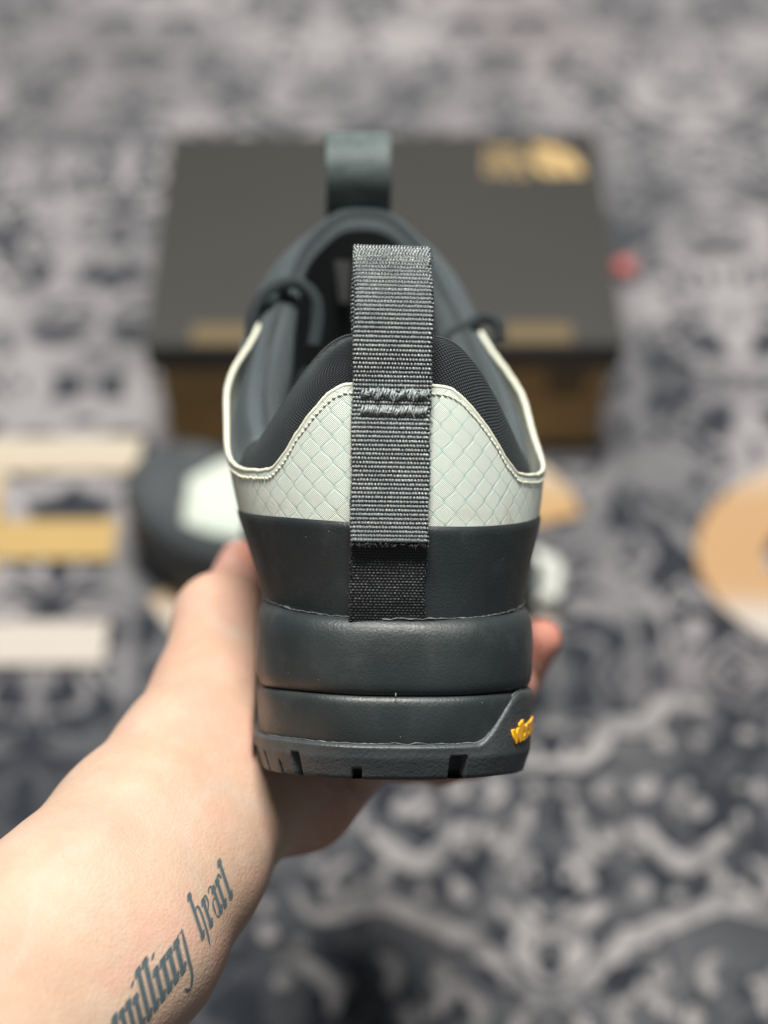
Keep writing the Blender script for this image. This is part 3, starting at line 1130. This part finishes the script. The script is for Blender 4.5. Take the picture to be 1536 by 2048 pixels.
# webbing: real ribs and yarn bumps
def strap(name, path, xc, width, mat, parent, thick=0.13, pitch=0.108, yarn=0.080, per=6, pery=5, amp=0.058, seed=1):
    path = np.asarray(path, float)
    C0 = catmull(path, 400)
    L = np.concatenate([[0], np.cumsum(np.linalg.norm(np.diff(C0, axis=0), axis=1))])
    n = int(L[-1] / pitch * per)
    s = np.linspace(0, L[-1], n)
    C = np.stack([np.interp(s, L, C0[:, k]) for k in range(C0.shape[1])], 1)      # (Y, z, dx)
    T = np.gradient(C[:, :2], axis=0)
    T /= np.linalg.norm(T, axis=1)[:, None]
    Nn = np.stack([-T[:, 1], T[:, 0]], 1)                                         # outward = towards -Y on the way up
    m = int(width / yarn * pery)
    a = np.linspace(-0.5, 0.5, m) * width
    r_ = np.random.default_rng(seed)
    rib = s / pitch
    ri = np.floor(rib).astype(int)
    hrib = np.abs(np.sin(math.pi * rib))
    yj = r_.normal(size=(ri.max() + 2)) * 0.5
    lvl = 0.75 + 0.35 * r_.random((ri.max() + 2, m // pery + 3))
    ph = a[None, :] / yarn + (ri % 2)[:, None] * 0.5 + yj[ri][:, None] * 0.25
    hy = np.abs(np.sin(math.pi * ph))
    yi = np.clip(np.floor(ph - ph.min()).astype(int), 0, lvl.shape[1] - 1)
    H = hrib[:, None] ** 1.0 * (0.12 + 0.88 * hy ** 0.8) * lvl[ri[:, None], yi] * amp
    wob = 0.018 * np.sin(rib * 0.31 + seed)
    edge = (0.022 * hrib)[:, None] * (np.abs(a[None, :]) > width / 2 - yarn) * np.sign(a)[None, :]
    fade = np.clip((width / 2 - np.abs(a)) / 0.06, 0, 1) ** 0.5
    Xf = xc + wob[:, None] + a[None, :] + edge + (C[:, 2][:, None] if C.shape[1] > 2 else 0)
    rows = []
    for side in (1, -1):
        off = side * (thick / 2 * (0.35 + 0.65 * fade)[None, :] + H)
        Yy = C[:, 0][:, None] + Nn[:, 0][:, None] * off
        Zz = C[:, 1][:, None] + Nn[:, 1][:, None] * off
        rows.append(np.stack([Xf, Yy, Zz], -1))
    P = np.concatenate([rows[0], rows[1][:, ::-1]], 1)
    wf = np.clip(H / amp, 0, 1)  # surface height, drives the painted gap shade
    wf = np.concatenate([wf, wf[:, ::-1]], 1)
    return grid_obj(name, P, mat, parent, False, True, attrs={"rib_height": wf[..., None]})


pull_path = [(-.36, 6.02), (-.30, 6.3), (-.26, 7), (-.25, 8), (-.24, 8.8), (-.19, 9.5), (-.25, 10.2), (-.34, 10.9), (-.32, 11.5), (-.16, 12.1), (.10, 12.65),
             (.42, 13.12), (.82, 13.42), (1.12, 13.30), (1.26, 12.8), (1.26, 12.0), (1.18, 11.3), (1.2, 10.7)]
dxs = np.interp([p[1] for p in pull_path], [6, 9, 13.4], [-0.04, -0.06, -0.06])
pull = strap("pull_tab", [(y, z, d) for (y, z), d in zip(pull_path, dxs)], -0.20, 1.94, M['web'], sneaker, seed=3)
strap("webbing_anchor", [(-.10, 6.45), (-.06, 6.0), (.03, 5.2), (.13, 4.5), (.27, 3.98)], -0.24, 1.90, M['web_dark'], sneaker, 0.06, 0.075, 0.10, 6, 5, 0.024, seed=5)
# bar tacks across the webbing
for z, y, rag in ((9.74, -.315, 1.0), (9.32, -.315, 0.5)):
    J = Joined()
    for i in range(30):
        x = -1.0 + i * (1.66 / 30)
        h = 0.095 + rng.normal() * 0.018 * rag
        dx = rng.normal() * 0.02 * rag
        zz = z + rng.normal() * 0.02 * rag + 0.03 * rag * math.sin(i * 0.7)
        c = np.array([(x - .02, y + .02, zz - h), (x - .01, y - .045, zz - h * .5), (x + dx, y - .06, zz), (x + .02 + dx, y - .045, zz + h * .5), (x + .03, y + .02, zz + h)])
        J.add(*tube_data(c, 0.026, 6))
    for i in range(10 if rag > 0.8 else 3):                        # loose thread ends
        x = -0.95 + rng.random() * 1.55
        c = np.array([(x, y - .05, z), (x + rng.normal() * .05, y - .10, z + rng.normal() * .08), (x + rng.normal() * .12, y - .13, z + rng.normal() * .14)])
        J.add(*tube_data(catmull(c, 8), 0.011, 5))
    J.build("bar_tack", M['thread'], pull)
# frayed end of the outer layer
J = Joined()
for i in range(70):
    x = -1.2 + 1.95 * rng.random()
    c = np.array([(x, -.34 + .05 * rng.random(), 6.08), (x + rng.normal() * .03, -.39, 6.02 + rng.normal() * .03), (x + rng.normal() * .06, -.40 - .05 * rng.random(), 5.97 + rng.normal() * .05)])
    J.add(*tube_data(catmull(c, 6), 0.010, 4))
for i in range(50):                                               # fuzz down the left edge of the anchor
    zz = 4.2 + 1.9 * rng.random()
    sx = -1.0 if rng.random() < .7 else 0.92
    x = -0.24 + sx * 0.95 if sx < 0 else -0.24 + 0.95
    c = np.array([(x, -.02, zz), (x + rng.normal() * .04, -.06, zz + rng.normal() * .03), (x + np.sign(sx) * .05 * rng.random(), -.10, zz + rng.normal() * .05)])
    J.add(*tube_data(catmull(c, 6), 0.008, 4))
pc_ = catmull([(y, z, 0) for y, z in pull_path], 200)
for i in range(170):
    q_ = pc_[rng.integers(5, 195)]
    sx = 1 if rng.random() < .5 else -1
    x = -0.25 + sx * 0.97
    c = np.array([(x, q_[0] - .04, q_[1]), (x + sx * .03 * rng.random(), q_[0] - .05 + rng.normal() * .02, q_[1] + rng.normal() * .03), (x + sx * .07 * rng.random(), q_[0] - .05 + rng.normal() * .03, q_[1] + rng.normal() * .06)])
    J.add(*tube_data(catmull(c, 6), 0.008, 4))
J.build("frayed_thread", M['dark_thread'], pull)

# tongue loop
strap("tongue_loop", [(14.45, 15.2, 0.1), (14.05, 15.9, 0.08), (13.45, 16.6, 0.03), (13.0, 17.3, 0), (13.05, 18.0, 0), (13.75, 18.6, 0), (14.35, 18.88, 0), (14.95, 18.6, 0), (15.2, 17.9, 0), (15.1, 17.0, 0), (14.8, 16.2, .1), (14.6, 15.3, .1)],
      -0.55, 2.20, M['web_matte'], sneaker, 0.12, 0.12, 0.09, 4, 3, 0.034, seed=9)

# raised yellow lettering on the badge tab
fc = bpy.data.curves.new("badge_lettering", 'FONT')
fc.body = "vibram"
fc.size = 0.0077
fc.extrude = 0.0004
fc.bevel_depth = 0.00022
fc.offset = 0.0002
fc.space_character = 0.92
tmp = bpy.data.objects.new("tmp_text", fc)
COL.objects.link(tmp)
bpy.context.view_layer.update()
me = bpy.data.meshes.new_from_object(tmp.evaluated_get(bpy.context.evaluated_depsgraph_get()))
bpy.data.objects.remove(tmp)
co = np.zeros(len(me.vertices) * 3, np.float32)
me.vertices.foreach_get("co", co)
co = co.reshape(-1, 3) * 100
co[:, 0] -= co[:, 0].min()
# wrap the flat text round the outsole side: text x -> arc, text y -> height, text z -> outward
right = np.where((SX > 0))[0]
rs_ = right[np.argsort(sarc[right] * np.sign(sarc[right].sum()))]
arc = np.abs(sarc[rs_])
oo = np.argsort(arc)
rs_, arc = rs_[oo], arc[oo]
a_ = abs(arc_at(2.85)) + co[:, 0] * 1.0
px_ = np.interp(a_, arc, SX[rs_])
py_ = np.interp(a_, arc, SY[rs_])
nx_ = np.interp(a_, arc, SOLE.N[rs_, 0])
ny_ = np.interp(a_, arc, SOLE.N[rs_, 1])
out = 0.035 + co[:, 2]
V = np.stack([px_ + nx_ * out + SOLE.xc, py_ + ny_ * out, 0.66 + co[:, 1] * 0.95], 1) * 0.01
me.vertices.foreach_set("co", V.astype(np.float32).ravel())
me.materials.clear()
me.materials.append(M['yellow'])
me.update()
bd = bpy.data.objects.new("badge_lettering", me)
COL.objects.link(bd)
bd.parent = outsole

tag(sneaker, "dark grey and pale mint sneaker held up heel first by the bare hand", "sneaker", "pair of sneakers")


def copy_tree(o, parent=None):
    c = o.copy()
    COL.objects.link(c)
    if parent:
        c.parent = parent
        c.matrix_parent_inverse = o.matrix_parent_inverse.copy()
    for ch in list(o.children):
        copy_tree(ch, c)
    return c


other = copy_tree(sneaker)
tag(other, "matching sneaker lying on the carpet in front of the shoe box, toe to the left", "sneaker", "pair of sneakers")
sneaker.matrix_world = SHOE_M
other.matrix_world = Matrix.Translation((0.088, 0.466, 0.0100)) @ Matrix.Rotation(math.radians(63), 4, 'Z')

# ------------------------------------------------------------------ shoe box


def _lid(g):
    p = g.obj()
    n = g.noise(p, 900, 3.0)
    g.set("Base Color", g.mix(g.noise(p, 6, 3.0), (0.030, 0.0285, 0.0255), (0.040, 0.0385, 0.0345)))
    g.set("Roughness", 0.5)
    g.set("Specular IOR Level", 0.5)
    g.bump(n, 0.0001)


def _kraft(g):
    p = g.obj()
    n = g.noise(p, 40, 4.0)
    g.set("Base Color", g.mix(n, (0.30, 0.195, 0.09), (0.44, 0.31, 0.155)))


def _gold(g):
    p = g.obj()
    g.set("Base Color", g.mix(g.noise(p, 30, 3.0), (0.62, 0.43, 0.20), (0.80, 0.58, 0.27)))
    g.set("Metallic", 0.25)
    g.set("Roughness", 0.45)


def _dull(g):
    g.set("Base Color", (0.15, 0.115, 0.065))
    g.set("Roughness", 0.5)


M['lid'] = mat_flat("charcoal_card", _lid)
M['kraft'] = mat_flat("brown_card", _kraft)
M['gold'] = mat_flat("gold_foil", _gold)
M['dull'] = mat_flat("dull_tan", _dull)


def bevel_box(x0, x1, y0, y1, z0, z1, r, open_bottom=False):
    bm = bmesh.new()
    bmesh.ops.create_cube(bm, size=1)
    for v in bm.verts:
        v.co = Vector((x0 if v.co.x < 0 else x1, y0 if v.co.y < 0 else y1, z0 if v.co.z < 0 else z1))
    bmesh.ops.bevel(bm, geom=list(bm.edges), offset=r, segments=2, affect='EDGES')
    bm.verts.ensure_lookup_table()
    V = [tuple(v.co) for v in bm.verts]
    F = [tuple(v.index for v in f.verts) for f in bm.faces]
    bm.free()
    return V, F


bx = empty("shoe_box", Matrix.Translation((0.0, 0.77, 0.0)) @ Matrix.Rotation(math.radians(0.3), 4, 'Z'))
bxm = bx.matrix_world.copy()
mesh_obj("box_body", *bevel_box(-.158, .158, -.105, .105, 0.0042, .112, .0012), M['kraft'], bx, smooth=False, scale=1.0)
lid = mesh_obj("box_lid", *bevel_box(-.164, .164, -.1105, .1105, .094, .120, .0015), M['lid'], bx, smooth=False, scale=1.0)


def text_mesh(name, body, size, mat, parent, fn, ext=0.0002, align='LEFT'):
    c = bpy.data.curves.new(name, 'FONT')
    c.body = body
    c.size = size
    c.extrude = ext
    c.align_x = align
    c.space_line = 0.82
    t = bpy.data.objects.new("tmp_text", c)
    COL.objects.link(t)
    bpy.context.view_layer.update()
    me_ = bpy.data.meshes.new_from_object(t.evaluated_get(bpy.context.evaluated_depsgraph_get()))
    bpy.data.objects.remove(t)
    for v in me_.vertices:
        v.co = fn(v.co)
    me_.materials.clear()
    me_.materials.append(mat)
    o = bpy.data.objects.new(name, me_)
    COL.objects.link(o)
    o.parent = parent
    return o


# gold mark on the lid: three lines of lettering and a striped quarter dome
text_mesh("lid_lettering", "THE\nNORTH\nFACE", 0.0142, M['gold'], lid, lambda v: Vector((v.x * 1.05 + 0.076, v.y * 1.0 + 0.0845, v.z + 0.1203)))
J = Joined()
for r0, r1 in ((0.004, 0.0105), (0.0125, 0.019), (0.021, 0.029)):
    n = 20
    a = np.linspace(math.radians(2), math.radians(96), n)
    ox, oy = 0.117, 0.0615
    V = [(ox + r * 1.18 * math.cos(t), oy + r * 1.22 * math.sin(t), z) for z in (0.1201, 0.1205) for r in (r0, r1) for t in a]
    F = []
    for i in range(n - 1):
        F += [(2 * n + i, 2 * n + i + 1, 3 * n + i + 1, 3 * n + i)]
        F += [(i, i + 1, 2 * n + i + 1, 2 * n + i), (n + i + 1, n + i, 3 * n + i, 3 * n + i + 1)]
    J.add(V, F)
J.build("lid_emblem", M['gold'], lid, smooth=False, scale=1.0)
for x0, x1 in ((-.132, -.086), (.082, .128)):  # dull tan strips near the front edge of the lid
    mesh_obj("tan_strip", [(x, y, z) for z in (.1201, .1204) for x, y in ((x0, -.1085), (x1, -.1085), (x1, -.091), (x0, -.091))],
             [(4, 5, 6, 7), (0, 1, 5, 4), (1, 2, 6, 5), (2, 3, 7, 6), (3, 0, 4, 7)], M['dull'], lid, smooth=False, scale=1.0)
mesh_obj("painted_side_highlight", [(x, y, z) for y in (-.1053, -.1056) for x, z in ((.115, .060), (.142, .060), (.142, .092), (.115, .092))],
         [(4, 5, 6, 7), (0, 1, 5, 4), (1, 2, 6, 5), (2, 3, 7, 6), (3, 0, 4, 7)], M['dull'], bx, smooth=False, scale=1.0)  # tan patch painted as a highlight on the box front
tag(bx, "black lidded shoe box with brown sides and a gold mark at the lid corner", "shoe box")

# crumpled white tissue by the sneaker
g = G("white_tissue", (0.72, 0.74, 0.68), 0.8, 0.2)
bm = bmesh.new()
bmesh.ops.create_icosphere(bm, subdivisions=5, radius=0.019)
from mathutils import noise as mnoise
for v in bm.verts:
    d_ = v.co.normalized()
    v.co *= 1 + 0.28 * mnoise.noise(d_ * 2.1 + Vector((4, 1, 2))) + 0.10 * abs(mnoise.noise(d_ * 6.0)) + 0.03 * mnoise.noise(d_ * 17.0)
    v.co.x *= 0.85
me = bpy.data.meshes.new("tissue_ball")
bm.to_mesh(me)
bm.free()
me.materials.append(g.m)
tis = bpy.data.objects.new("tissue_ball", me)
COL.objects.link(tis)
tp_ = floor_pt(1076, 1160, 0.018)
tis.location = (tp_[0], tp_[1], 0.0185)
tag(tis, "crumpled white tissue ball on the carpet near the heel of the lying sneaker", "tissue")

# small pink pompom beside the box
g = G("pink_felt", (0.55, 0.16, 0.15), 0.9, 0.1)
bm = bmesh.new()
bmesh.ops.create_icosphere(bm, subdivisions=4, radius=0.0085)
for v in bm.verts:
    v.co *= 1 + 0.08 * math.sin(v.co.x * 2500) * math.sin(v.co.y * 2300) * math.sin(v.co.z * 2700) + 0.02 * random.random()
    v.co.z *= 0.8
me = bpy.data.meshes.new("pink_pompom")
bm.to_mesh(me)
bm.free()
me.materials.append(g.m)
pom = bpy.data.objects.new("pink_pompom", me)
COL.objects.link(pom)
pp_ = floor_pt(1249, 536, 0.007)
pom.location = (pp_[0], pp_[1], 0.0078)
tag(pom, "small round pink pompom on the carpet beside the shoe box", "pompom")


# ------------------------------------------------------------------ hand and forearm
def surface_nets(f, origin, h):
    s = f < 0
    nx, ny, nz = f.shape
    cs = np.zeros((nx - 1, ny - 1, nz - 1, 3), np.float32)
    cn = np.zeros((nx - 1, ny - 1, nz - 1), np.float32)
    cross = {}
    for ax_ in range(3):
        lo = [slice(None)] * 3
        hi = [slice(None)] * 3
        lo[ax_], hi[ax_] = slice(0, -1), slice(1, None)
        a, b = f[tuple(lo)], f[tuple(hi)]
        m = s[tuple(lo)] != s[tuple(hi)]
        cross[ax_] = m
        t = np.where(m, a / np.where(m, a - b, 1), 0).astype(np.float32)
        o1, o2 = [k for k in range(3) if k != ax_]
        for d1 in (0, 1):
            for d2 in (0, 1):
                sl = [slice(None)] * 3
                sl[o1] = slice(d1, d1 + cs.shape[o1])
                sl[o2] = slice(d2, d2 + cs.shape[o2])
                mm = m[tuple(sl)]
                cn += mm
                cs[..., ax_] += np.where(mm, t[tuple(sl)], 0)
                cs[..., o1] += np.where(mm, d1, 0)
                cs[..., o2] += np.where(mm, d2, 0)
    act = cn > 0
    idx = -np.ones(act.shape, np.int64)
    idx[act] = np.arange(act.sum())
    I = np.argwhere(act)
    V = (I + cs[act] / cn[act][:, None]) * h + np.asarray(origin)
    quads = []
    for ax_ in range(3):
        o1, o2 = [(1, 2), (2, 0), (0, 1)][ax_]
        m = cross[ax_].copy()
        for o in (o1, o2):
            e = [slice(None)] * 3
            e[o] = 0
            m[tuple(e)] = False
            e[o] = m.shape[o] - 1
            m[tuple(e)] = False
        E_ = np.argwhere(m)
        ins_ = s[tuple(E_.T)]

        def cell(d1, d2):
            c = E_.copy()
            c[:, o1] -= d1
            c[:, o2] -= d2
            return idx[tuple(c.T)]
        q = np.stack([cell(1, 1), cell(0, 1), cell(0, 0), cell(1, 0)], 1)
        q[~ins_] = q[~ins_][:, ::-1]
        quads.append(q)
    return V, np.vstack(quads)


def pc(px, py, d):
    return np.array([(px - 768) / FPX * d, (1024 - py) / FPX * d, d])


hand = []          # (a, ra, b, rb, k, redness)


def bone(a, ra, b, rb, k=0.35, red=0.0):
    hand.append((np.asarray(a, float), ra, np.asarray(b, float), rb, k, red))


elbow = pc(-560, 2560, 27.5)
fa2 = pc(-130, 2150, 33.5)
fa1 = pc(203, 1852, 37.0)
fa0 = pc(316, 1699, 39.4)
wr = pc(424, 1552, 42.0)
pd = np.array([0.80, -0.57, 0.10])                      # across the forearm (thumb side -> little-finger side)
bone(elbow - pd * .9, 3.6, fa2 - pd * .9, 3.0, .8)
bone(elbow + pd * .9, 3.6, fa2 + pd * .9, 3.0, .8)
bone(fa2 - pd * .8, 2.95, fa1 - pd * .75, 2.50, .8)
bone(fa2 + pd * .8, 2.95, fa1 + pd * .75, 2.45, .8)
bone(fa1 - pd * .75, 2.50, fa0 - pd * .80, 2.28, .8)
bone(fa1 + pd * .75, 2.45, fa0 + pd * .80, 2.22, .8)
bone(fa0 - pd * .80, 2.28, wr - pd * .85, 2.15, .8)
bone(fa0 + pd * .80, 2.22, wr + pd * .85, 2.10, .8)
# thenar and thumb
mcp_t = pc(440, 1238, 46.0)
ip_t = pc(462, 1196, 48.0)
tip_t = pc(484, 1126, 50.6)
bone(wr - pd * .8, 2.10, pc(418, 1400, 44.0), 1.75, .8, .08)
bone(pc(418, 1400, 44.0), 1.75, mcp_t, 1.38, .7, .12)
bone(pc(486, 1430, 45.0), 1.95, mcp_t, 1.3, .8, .22)
bone(pc(470, 1360, 43.6), 1.15, pc(476, 1250, 45.0), 1.0, .7, .18)
bone(mcp_t, 1.36, ip_t, 1.05, .35, .2)
bone(ip_t, 1.02, tip_t, 0.84, .22, .8)
# tendons and veins of the inner wrist
for o_, up_, r_ in ((-.5, 1.75, .55), (.25, 1.72, .5)):
    n_ = np.array([-.05, .15, -1.0])
    bone(fa0 + pd * o_ + n_ * (up_ + .15), .5, wr + pd * o_ * .8 + n_ * (up_ - .0), r_, .55, .02)
# palm under the sole
bone(wr, 2.0, pc(560, 1500, 45.2), 2.0, .9, .25)
bone(wr + pd * .8, 2.05, pc(596, 1580, 43.6), 1.75, .9, .35)
bone(pc(596, 1580, 43.6), 1.75, pc(715, 1505, 44.8), 1.30, .8, .5)
bone(pc(540, 1440, 46.5), 1.9, pc(690, 1430, 48.5), 1.5, .9, .4)
bone(pc(560, 1500, 45.2), 2.0, pc(720, 1460, 46.6), 1.5, .9, .4)
# fingers curling round the right side of the sole: knuckle, two joints, tip
fing = [((0.2, -7.2, 52.5), (3.2, -7.0, 53.6), (4.9, -5.6, 53.2), (5.0, -4.6, 52.6), 0.78),
        ((0.3, -7.5, 50.4), (3.4, -7.4, 51.0), (4.75, -6.0, 50.4), (5.50, -4.45, 49.6), 0.78),
        ((0.1, -7.8, 48.4), (3.0, -7.9, 48.6), (4.0, -6.9, 48.0), (4.45, -5.8, 47.6), 0.76),
        ((-0.3, -8.0, 46.4), (1.9, -8.2, 46.2), (3.2, -7.9, 45.8), (3.8, -7.4, 45.6), 0.64)]
for a, b, c, d, r in fing:
    a, b, c, d = map(np.array, (a, b, c, d))
    bone(np.array([-2.2, -6.8, (a[2] + 47) / 2]), 1.35, a, r * 1.25, .5, .45)
    bone(a, r * 1.22, b, r * 1.08, .18, .5)
    bone(b, r * 1.08, c, r * 1.0, .12, .65)
    bone(c, r * 1.0, d, r * .92, .12, .85)

Hs = 0.115
lo = np.array([-16.5, -18.5, 26.0])
hi = np.array([7.2, -0.6, 55.0])
dims = np.ceil((hi - lo) / Hs).astype(int)
gx, gy, gz = (lo[k] + np.arange(dims[k]) * Hs for k in range(3))
Fd = np.full(dims, 9.0, np.float32)
for a, ra, b, rb, kk, red in hand:
    pad = max(ra, rb) + 1.6
    s0 = np.maximum(((np.minimum(a, b) - pad - lo) / Hs).astype(int), 0)
    s1 = np.minimum(((np.maximum(a, b) + pad - lo) / Hs).astype(int) + 1, dims)
    if (s1 <= s0).any():
        continue
    sl = tuple(slice(u, v) for u, v in zip(s0, s1))
    Xg, Yg, Zg = np.meshgrid(gx[sl[0]], gy[sl[1]], gz[sl[2]], indexing='ij')
    ab = b - a
    t = np.clip(((Xg - a[0]) * ab[0] + (Yg - a[1]) * ab[1] + (Zg - a[2]) * ab[2]) / ab.dot(ab), 0, 1)
    d = np.sqrt((Xg - a[0] - t * ab[0])**2 + (Yg - a[1] - t * ab[1])**2 + (Zg - a[2] - t * ab[2])**2) - (ra + (rb - ra) * t)
    cur = Fd[sl]
    hk = np.clip(0.5 + 0.5 * (cur - d) / kk, 0, 1)
    Fd[sl] = cur * (1 - hk) + d * hk - kk * hk * (1 - hk)
# flesh gives way to the shoe: cut by the sole and the lower upper, softly
Xg, Yg, Zg = np.meshgrid(gx, gy, gz, indexing='ij')
rel = [Xg - sO[0], Yg - sO[1], Zg - sO[2]]
lx = sum(r * v for r, v in zip(rel, sR)).astype(np.float32)
ly = sum(r * v for r, v in zip(rel, sF)).astype(np.float32)
lz = sum(r * v for r, v in zip(rel, sU)).astype(np.float32)
swid = np.array(sorted([(y, x) for x, y in zip(SX, SY) if x > 0]))
w_in = np.interp(ly, swid[:, 0], swid[:, 1]).astype(np.float32) + 0.05
w_up = np.interp(ly, whw[:, 0], whw[:, 1]).astype(np.float32) + 0.06
side = np.abs(lx - 0.26) - np.where(lz < 4.0, w_in, w_up - 0.15)
under = -(lz + 0.22 + 0.5 * np.clip(ly / 4.6, 0, 1))
shoe = np.maximum(np.maximum(side, under), -ly - 0.1)
kk = 0.12
hk = np.clip(0.5 - 0.5 * (Fd + (shoe)) / kk, 0, 1)
cut = -shoe
Fd = np.where(True, Fd * (1 - np.clip(0.5 + 0.5 * (cut - Fd) / kk, 0, 1)) + cut * np.clip(0.5 + 0.5 * (cut - Fd) / kk, 0, 1)
              + kk * np.clip(0.5 + 0.5 * (cut - Fd) / kk, 0, 1) * (1 - np.clip(0.5 + 0.5 * (cut - Fd) / kk, 0, 1)), Fd).astype(np.float32)
HV, HF = surface_nets(Fd, lo, Hs)
# smooth a little
for _ in range(3):
    acc = np.zeros_like(HV)
    cnt = np.zeros(len(HV))
    for i in range(4):
        a_, b_ = HF[:, i], HF[:, (i + 1) % 4]
        np.add.at(acc, a_, HV[b_])
        np.add.at(cnt, a_, 1)
        np.add.at(acc, b_, HV[a_])
        np.add.at(cnt, b_, 1)
    HV = 0.5 * HV + 0.5 * acc / np.maximum(cnt, 1)[:, None]
# keep the one connected body
lab = np.arange(len(HV))
while True:
    nl = lab.copy()
    mn = lab[HF].min(1)
    for i in range(4):
        np.minimum.at(nl, HF[:, i], mn)
    nl = nl[nl]
    if (nl == lab).all():
        break
    lab = nl
main = np.bincount(lab).argmax()
kp = lab == main
remap = np.cumsum(kp) - 1
HF = remap[HF[kp[HF[:, 0]]]]
HV = HV[kp]
num = np.zeros(len(HV))
den = np.zeros(len(HV))
for a, ra, b, rb, kq, red in hand:
    ab = b - a
    t = np.clip((HV - a).dot(ab) / ab.dot(ab), 0, 1)
    d = np.linalg.norm(HV - a - t[:, None] * ab, axis=1) - (ra + (rb - ra) * t)
    wgt = np.exp(-np.clip(d, -1, 6) / 0.35)
    num += wgt * red
    den += wgt
red = num / den
HW = np.array([cam_pt(*v) for v in HV])
person = mesh_obj("person", HW * 100, HF, M['skin'], None, {"red": red})
tag(person, "bare left forearm and hand gripping the held sneaker from below, script tattoo on it", "person")

# ------------------------------------------------------------------ tattoo: blackletter strokes laid on the skin
bvh = BVHTree.FromPolygons([Vector(v) for v in HW], [tuple(q) for q in HF])


def skin_pt(px, py, lift=0.00010):
    r = Vector(cF + cR * (px - 768) / FPX + cU * (1024 - py) / FPX).normalized()
    hit, nrm, _, _ = bvh.ray_cast(Vector(cC), r)
    if hit is None:
        return None
    if nrm.dot(r) > 0:
        nrm = -nrm
    return hit + nrm * lift


J = Joined()


JH = Joined()


def stroke(base, B, U, pts, wd=0.30, halo=False):
    """pts in (stem, height) units; a nib stroke with pointed ends"""
    if not halo:
        stroke(base, B, U, pts, wd, True)
    C = catmull(pts, 14) if len(pts) > 2 else np.linspace(pts[0], pts[1], 12)
    n = len(C)
    pxs = np.array([base + B * s_ + U * t_ for s_, t_ in C])
    T_ = np.gradient(pxs, axis=0)
    Bn = B / np.linalg.norm(B)
    ww = np.linalg.norm(B) * wd * np.concatenate([[0.15, .75], np.ones(n - 4), [.8, 0.15]])
    V, ok = [], True
    Jt, kw, lf = (JH, 1.75, 0.00005) if halo else (J, 1.0, 0.00011)
    for p, w_ in zip(pxs, ww):
        for sg_ in (-1, 0, 1):
            q = skin_pt(*(p + Bn * w_ * 0.5 * sg_ * kw), lf)
            if q is None:
                return
            V.append(q)
    F = []
    for i in range(n - 1):
        F += [(3 * i, 3 * i + 1, 3 * i + 4, 3 * i + 3), (3 * i + 1, 3 * i + 2, 3 * i + 5, 3 * i + 4)]
    Jt.add(np.array([tuple(v) for v in V]), F)


def minim(base, B, U, s, h=1.0, w=.50):
    stroke(base, B, U, [(s, -0.02), (s, h)], w)
    stroke(base, B, U, [(s - .42, h - .20), (s, h + .03), (s + .30, h - .20)], .46)      # head diamond
    stroke(base, B, U, [(s - .30, .16), (s + .02, -.04), (s + .48, .22)], .44)           # foot diamond


def word(base, B, U, text, s=0.0):
    base, B, U = map(lambda v: np.array(v, float), (base, B, U))
    for ch in text:
        if ch == 'w':
            minim(base, B, U, s, 1.2)
            minim(base, B, U, s + 1, 1.1)
            minim(base, B, U, s + 2, 1.1)
            stroke(base, B, U, [(s + .1, .05), (s + 1, .1)], .2)
            s += 3
        elif ch == 'i':
            minim(base, B, U, s)
            stroke(base, B, U, [(s - .1, 1.28), (s + .2, 1.42)], .34)
            s += 1.05
        elif ch == 'l':
            minim(base, B, U, s, 1.55)
            s += 1.05
        elif ch in 'nu':
            minim(base, B, U, s)
            minim(base, B, U, s + 1)
            stroke(base, B, U, [(s, .78), (s + .5, 1.02), (s + 1, .86)], .26)
            s += 2.05
        elif ch == 'g':
            minim(base, B, U, s)
            stroke(base, B, U, [(s + 1, 1.1), (s + 1, .1), (s + .95, -.35), (s + .3, -.62), (s - .3, -.42)], .32)
            stroke(base, B, U, [(s, .85), (s + .5, 1.05), (s + 1.2, .98)], .26)
            stroke(base, B, U, [(s, .05), (s + .9, .12)], .2)
            s += 2.1
        elif ch == 'h':
            minim(base, B, U, s, 1.62)
            stroke(base, B, U, [(s, .78), (s + .5, 1.04), (s + 1.05, .82), (s + 1.05, .1), (s + .75, -.45)], .34)
            s += 2.1
        elif ch == 'e':
            minim(base, B, U, s)
            stroke(base, B, U, [(s, .9), (s + .55, 1.02), (s + .8, .72), (s + .05, .45)], .28)
            s += 1.45
        elif ch == 'a':
            stroke(base, B, U, [(s, .1), (s + .02, .48), (s + .5, .62), (s + .9, .5)], .3)
            stroke(base, B, U, [(s - .1, .92), (s + .4, 1.08), (s + .95, .9)], .28)
            minim(base, B, U, s + 1, .95)
            stroke(base, B, U, [(s, .1), (s + .5, -.04), (s + 1, .15)], .26)
            s += 2.05
        elif ch == 'r':
            minim(base, B, U, s)
            stroke(base, B, U, [(s + .1, .85), (s + .5, 1.08), (s + .95, .86)], .34)
            s += 1.5
        elif ch == 't':
            minim(base, B, U, s, 1.4)
            stroke(base, B, U, [(s - .55, .94), (s + .6, 1.0)], .24)
            s += 1.2


word((246, 2108), (13.0, -17.6), (-15.5, -64), "willing")
word((406, 1876), (7.9, -11.2), (-18, -54), "heart")
tat = J.build("tattoo", M['ink'], person, scale=1.0)
JH.build("ink_bleed", M['bleed'], tat, scale=1.0)
